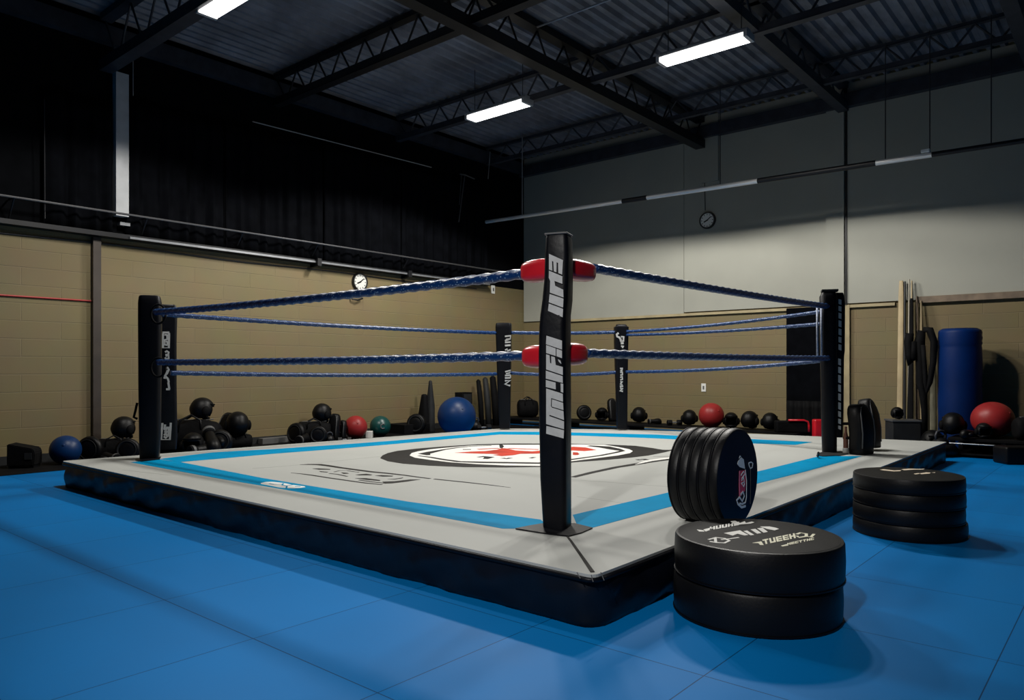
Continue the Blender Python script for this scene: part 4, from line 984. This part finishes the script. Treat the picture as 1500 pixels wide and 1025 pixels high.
# gear on the canvas beside right post
Zs = 7.38
t = gear('shield', 1262, Zs, HP + .0, 1., (-4, 0, 28), 'curved black strike shield with pale piping standing on the canvas beside the right post', sc=(1.05, 1.3, 1.02))
t = gear('shield', 1277, Zs + .34, HP + .03, 1., (-10, 8, 40), 'second black shield tipping behind the one beside the right post', sc=(.95, 1.1, 1.05))
b = BM(); c = at(1239, Zs + .08, HP); lathe(b, [(.028, 0), (.03, .004), (.03, .05), (.026, .055)], 20, Matrix.Translation(c), 0); lathe(b, [(.024, .055), (.024, .16), (.012, .22), (.012, .27), (.001, .272)], 20, Matrix.Translation(c), 1)
tag(obj('bottle', b, [SWITCH, BROWN], smooth=True), 'small brown bottle with a white foot between the right post and black shield', 'bottle')
b = BM(); c = at(1283, Zs - .1, HP); 

# grey box, boards, straps
c = at(1322, Zv(1322, 10.9), 0); M = Matrix.Translation(c) @ Matrix.Rotation(CAMYAW - .15, 4, 'Z')
t = thing('grey_box', 'dark grey lidded box on the floor past the right ring corner', 'box', c)
b = BM(); box(b, (-.17, -.15, 0), (.175, .15, .38), M, bevel=.012); obj('body', b, DKGREY, t)
b = BM(); box(b, (-.18, -.16, .381), (.185, .16, .405), M, bevel=.006); obj('lid', b, mat('case_lid', (.06, .062, .066), .5), t)
gear('head', 1314, Zv(1322, 10.9), .406, .62, (0, 0, 10), 'small black head guard sitting on the lid of the dark grey box')
def board(label, xb0, xb1, xt0, xt1, yt, v_b, v_t, m, name='leaning_board', th=.03, tip=0.):
    """a plank leaning on the back wall: foot at v_b, head at v_t"""
    b = BM(); p0 = on_v((xb0 + xb1) / 2, 600, v_b); p1 = on_v((xt0 + xt1) / 2, yt, v_t); p0.z = 0.0
    w0 = (on_v(xb1, 600, v_b) - on_v(xb0, 600, v_b)).length; w1 = (on_v(xt1, 500, v_t) - on_v(xt0, 500, v_t)).length
    d = p1 - p0; rings = []
    for t_, k in ((0, 1), (.55, 1), (.9, 1), (.97, 1 - tip * .45), (1, 1 - tip)):
        c = p0 + d * t_; w = (w0 + (w1 - w0) * t_) * k
        rings.append([c + Vector((x, y, 0)) for x, y in rrect(max(w, .01), th, min(w, th) * .3, 3)])
    loft(b, rings); return tag(obj(name, b, m, smooth=True), label, 'board', 'boards and poles leaning on the back wall')
vt = VB - .09
board('tallest pale yellow board leaning on the back wall, leftmost of its group', 1313, 1322, 1316.5, 1324, 411, 11.5, vt, WOOD, tip=.3)
board('thin black edged board leaning against the tallest pale board', 1322.5, 1327, 1324.5, 1327, 412, 11.5, vt - .02, STEELB)
board('left of two slim poles with black lower halves beside the tall boards', 1329, 1331.5, 1331, 1332.6, 409, 11.45, vt - .02, mat('pale_pole', (.35, .32, .25), .5), 'leaning_pole', .03)
board('right of two slim poles with black lower halves beside the tall boards', 1334, 1336.5, 1334.8, 1336.5, 411, 11.42, vt - .03, WOOD, 'leaning_pole', .03)
board('black padded sleeve hanging over the two slim poles', 1328, 1338, 1333, 1338, 437, 11.36, vt - .10, GEAR2, 'pole_sleeve', .04, .2)
board('shorter pale pointed board leaning right of the slim poles', 1341, 1347, 1341, 1345, 433, 11.5, vt, WOODT, tip=.8)
board('short tan board leaning farthest right of the group', 1348, 1353, 1348, 1350.5, 440, 11.48, vt, WOOD, tip=.6)
board('low greenish board leaning behind the black straps', 1362, 1372, 1363, 1370, 492, 11.5, vt, mat('olive_board', (.14, .13, .08), .6, var=.2), tip=.2)
def strap_loop(label, pts, r, v_):
    b = BM(); P = [on_v(x, y, v_) for x, y in pts]; tube(b, P, r, 8); tag(obj('hanging_strap', b, GEAR2, smooth='all'), label, 'strap', 'black straps by the blue roll')
strap_loop('thick black strap bundle hanging left of the black loop', [(1350, 484), (1347, 500), (1348, 530), (1349, 560), (1352, 575), (1354, 600), (1355, 640)], [.05, .07, .06, .06, .05, .04, .035], 11.3)
strap_loop('black strap looped like a hairpin left of the blue roll', [(1353, 483), (1362, 483), (1368, 500), (1367, 530), (1362, 560), (1357, 575), (1356, 560), (1354, 530), (1352, 505)], [.04, .05, .045, .04, .035, .035, .03, .03, .03], 11.15)
strap_loop('short black sleeve wrapped around the slim poles', [(1333, 488), (1331, 500), (1332, 520), (1334, 532), (1338, 525), (1338, 500)], [.05, .06, .055, .05, .05, .045], 11.25)
# blue roll
Zb = Zv(1406, 11.3); c = at(1406, Zb, 0); R = .252; H = zat(482, Zb)
t = thing('padded_roll', 'tall bright blue padded cylinder standing by the back wall', 'roll', c)
b = BM(); prof = [(R * .9, 0), (R, .03)] + [(R + .003 * math.sin(k * 1.7), .05 + (H - .30) * k / 10) for k in range(11)] + [(R - .006, H - .22), (R + .003, H - .19), (R - .004, H - .16), (R + .004, H - .12), (R - .003, H - .09), (R + .001, H - .05), (R - .01, H - .015), (R - .04, H), (.001, H + .004)]
lathe(b, prof, 48, Matrix.Translation(c)); obj('body', b, BLUEV, t, smooth='all')
b = BM(); lathe(b, [(R - .05, H + .001), (R - .045, H + .006), (R - .052, H + .008)], 48, Matrix.Translation(c)); obj('top_seam', b, BLUEV, t, smooth='all')
# bench/rack at right
p0, p1 = on_v(1392, 660, 10.6), on_v(1560, 660, 10.6)
t = thing('low_rack', 'low black rack at the right holding gear and a red ball', 'rack', ((p0.x + p1.x) / 2, 10.8, 0))
b = BM(); box(b, (p0.x, 10.42, .20), (p1.x, 11.05, .235), bevel=.006); obj('top_shelf', b, GEAR2, t)
b = BM(); box(b, (p0.x, 10.45, .03), (p1.x, 11.05, .05), bevel=.004); obj('lower_shelf', b, GEAR2, t)
b = BM(); box(b, (p0.x, 11.05, 0), (p1.x, 11.07, .235)); obj('back_panel', b, GEAR2, t)
for x in (p0.x + .05, (p0.x + p1.x) / 2, p1.x - .05):
    for y in (10.46, 11.0):
        b = BM(); box(b, (x - .025, y - .025, 0), (x + .025, y + .025, .199)); obj('leg', b, STEELB, t)
b = BM(); tube(b, [(p0.x + .02, 10.41, .17), (p1.x, 10.41, .17)], .008, 6); obj('front_rail', b, GALV, t)
ball('dull red slightly flattened exercise ball on the low black rack at right', 1454, Zv(1454, 10.78), .235, BALLR, .237, .93)
gear('head', 1396, Zv(1396, 10.7), .237, 1.1, (0, 0, 160), 'black head guard on the rack in front of the blue roll')
gear('glove', 1420, Zv(1420, 10.46), .237, .7, (0, 0, 190), 'black boxing glove on the rack at the foot of the red ball')
gear('head', 1441, Zv(1441, 10.50), .237, .72, (0, 0, -10), 'small black head guard with pale piping in front of the rack ball')
gear('bag', 1516, Zv(1516, 10.66), .237, .9, (0, 0, -10), 'black gym bag on the rack cut by the right edge')
gear('head', 1366, Zv(1366, 10.75), .0, 1.1, (0, 0, 10), 'black head guard on the floor at the foot of the straps')
gear('kettle', 1378, Zv(1378, 10.6), .0, 1.15, (0, 0, 10), 'black kettlebell on the floor left of the low rack')
gear('shield', 1350, Zv(1350, 11.3), 0, .8, (-6, 0, 10), 'black shield standing between the grey box and leaning boards')
gear('glove', 1386, Zv(1386, 10.35), 0, 1.0, (0, 0, 20), 'black boxing glove on the floor before the low rack')
b = BM(); c = at(1482, Zv(1482, 10.15), 0); M = Matrix.Translation(c) @ Matrix.Rotation(CAMYAW, 4, 'Z')
box(b, (-.14, -.13, 0), (.3, .13, .2), M, bevel=.03); tag(obj('floor_pad', b, GEAR, smooth=True), 'thick black pad on the blue floor in front of the rack at the right edge', 'pad')

# drop helper keys
for o in bpy.data.objects:
    if '_local' in o: del o['_local']

# ------------------------------------------------------------------ world, camera, view
w = bpy.data.worlds.new('world'); scene.world = w; w.use_nodes = True
w.node_tree.nodes['Background'].inputs['Color'].default_value = (.05, .06, .08, 1); w.node_tree.nodes['Background'].inputs['Strength'].default_value = .02
cd = bpy.data.cameras.new('camera'); cam = bpy.data.objects.new('camera', cd); COL.objects.link(cam)
cam.location = EYE; cam.rotation_euler = (PI / 2, 0, CAMYAW)
cd.sensor_width = 36; cd.lens = 36 * F / 1500; cd.shift_y = (HY - 512.5) / 1500; cd.clip_end = 100
scene.camera = cam
scene.view_settings.view_transform = 'Standard'; scene.view_settings.look = 'None'; scene.view_settings.gamma = 1
scene.view_settings.use_curve_mapping = False; scene.view_settings.exposure = 0.0
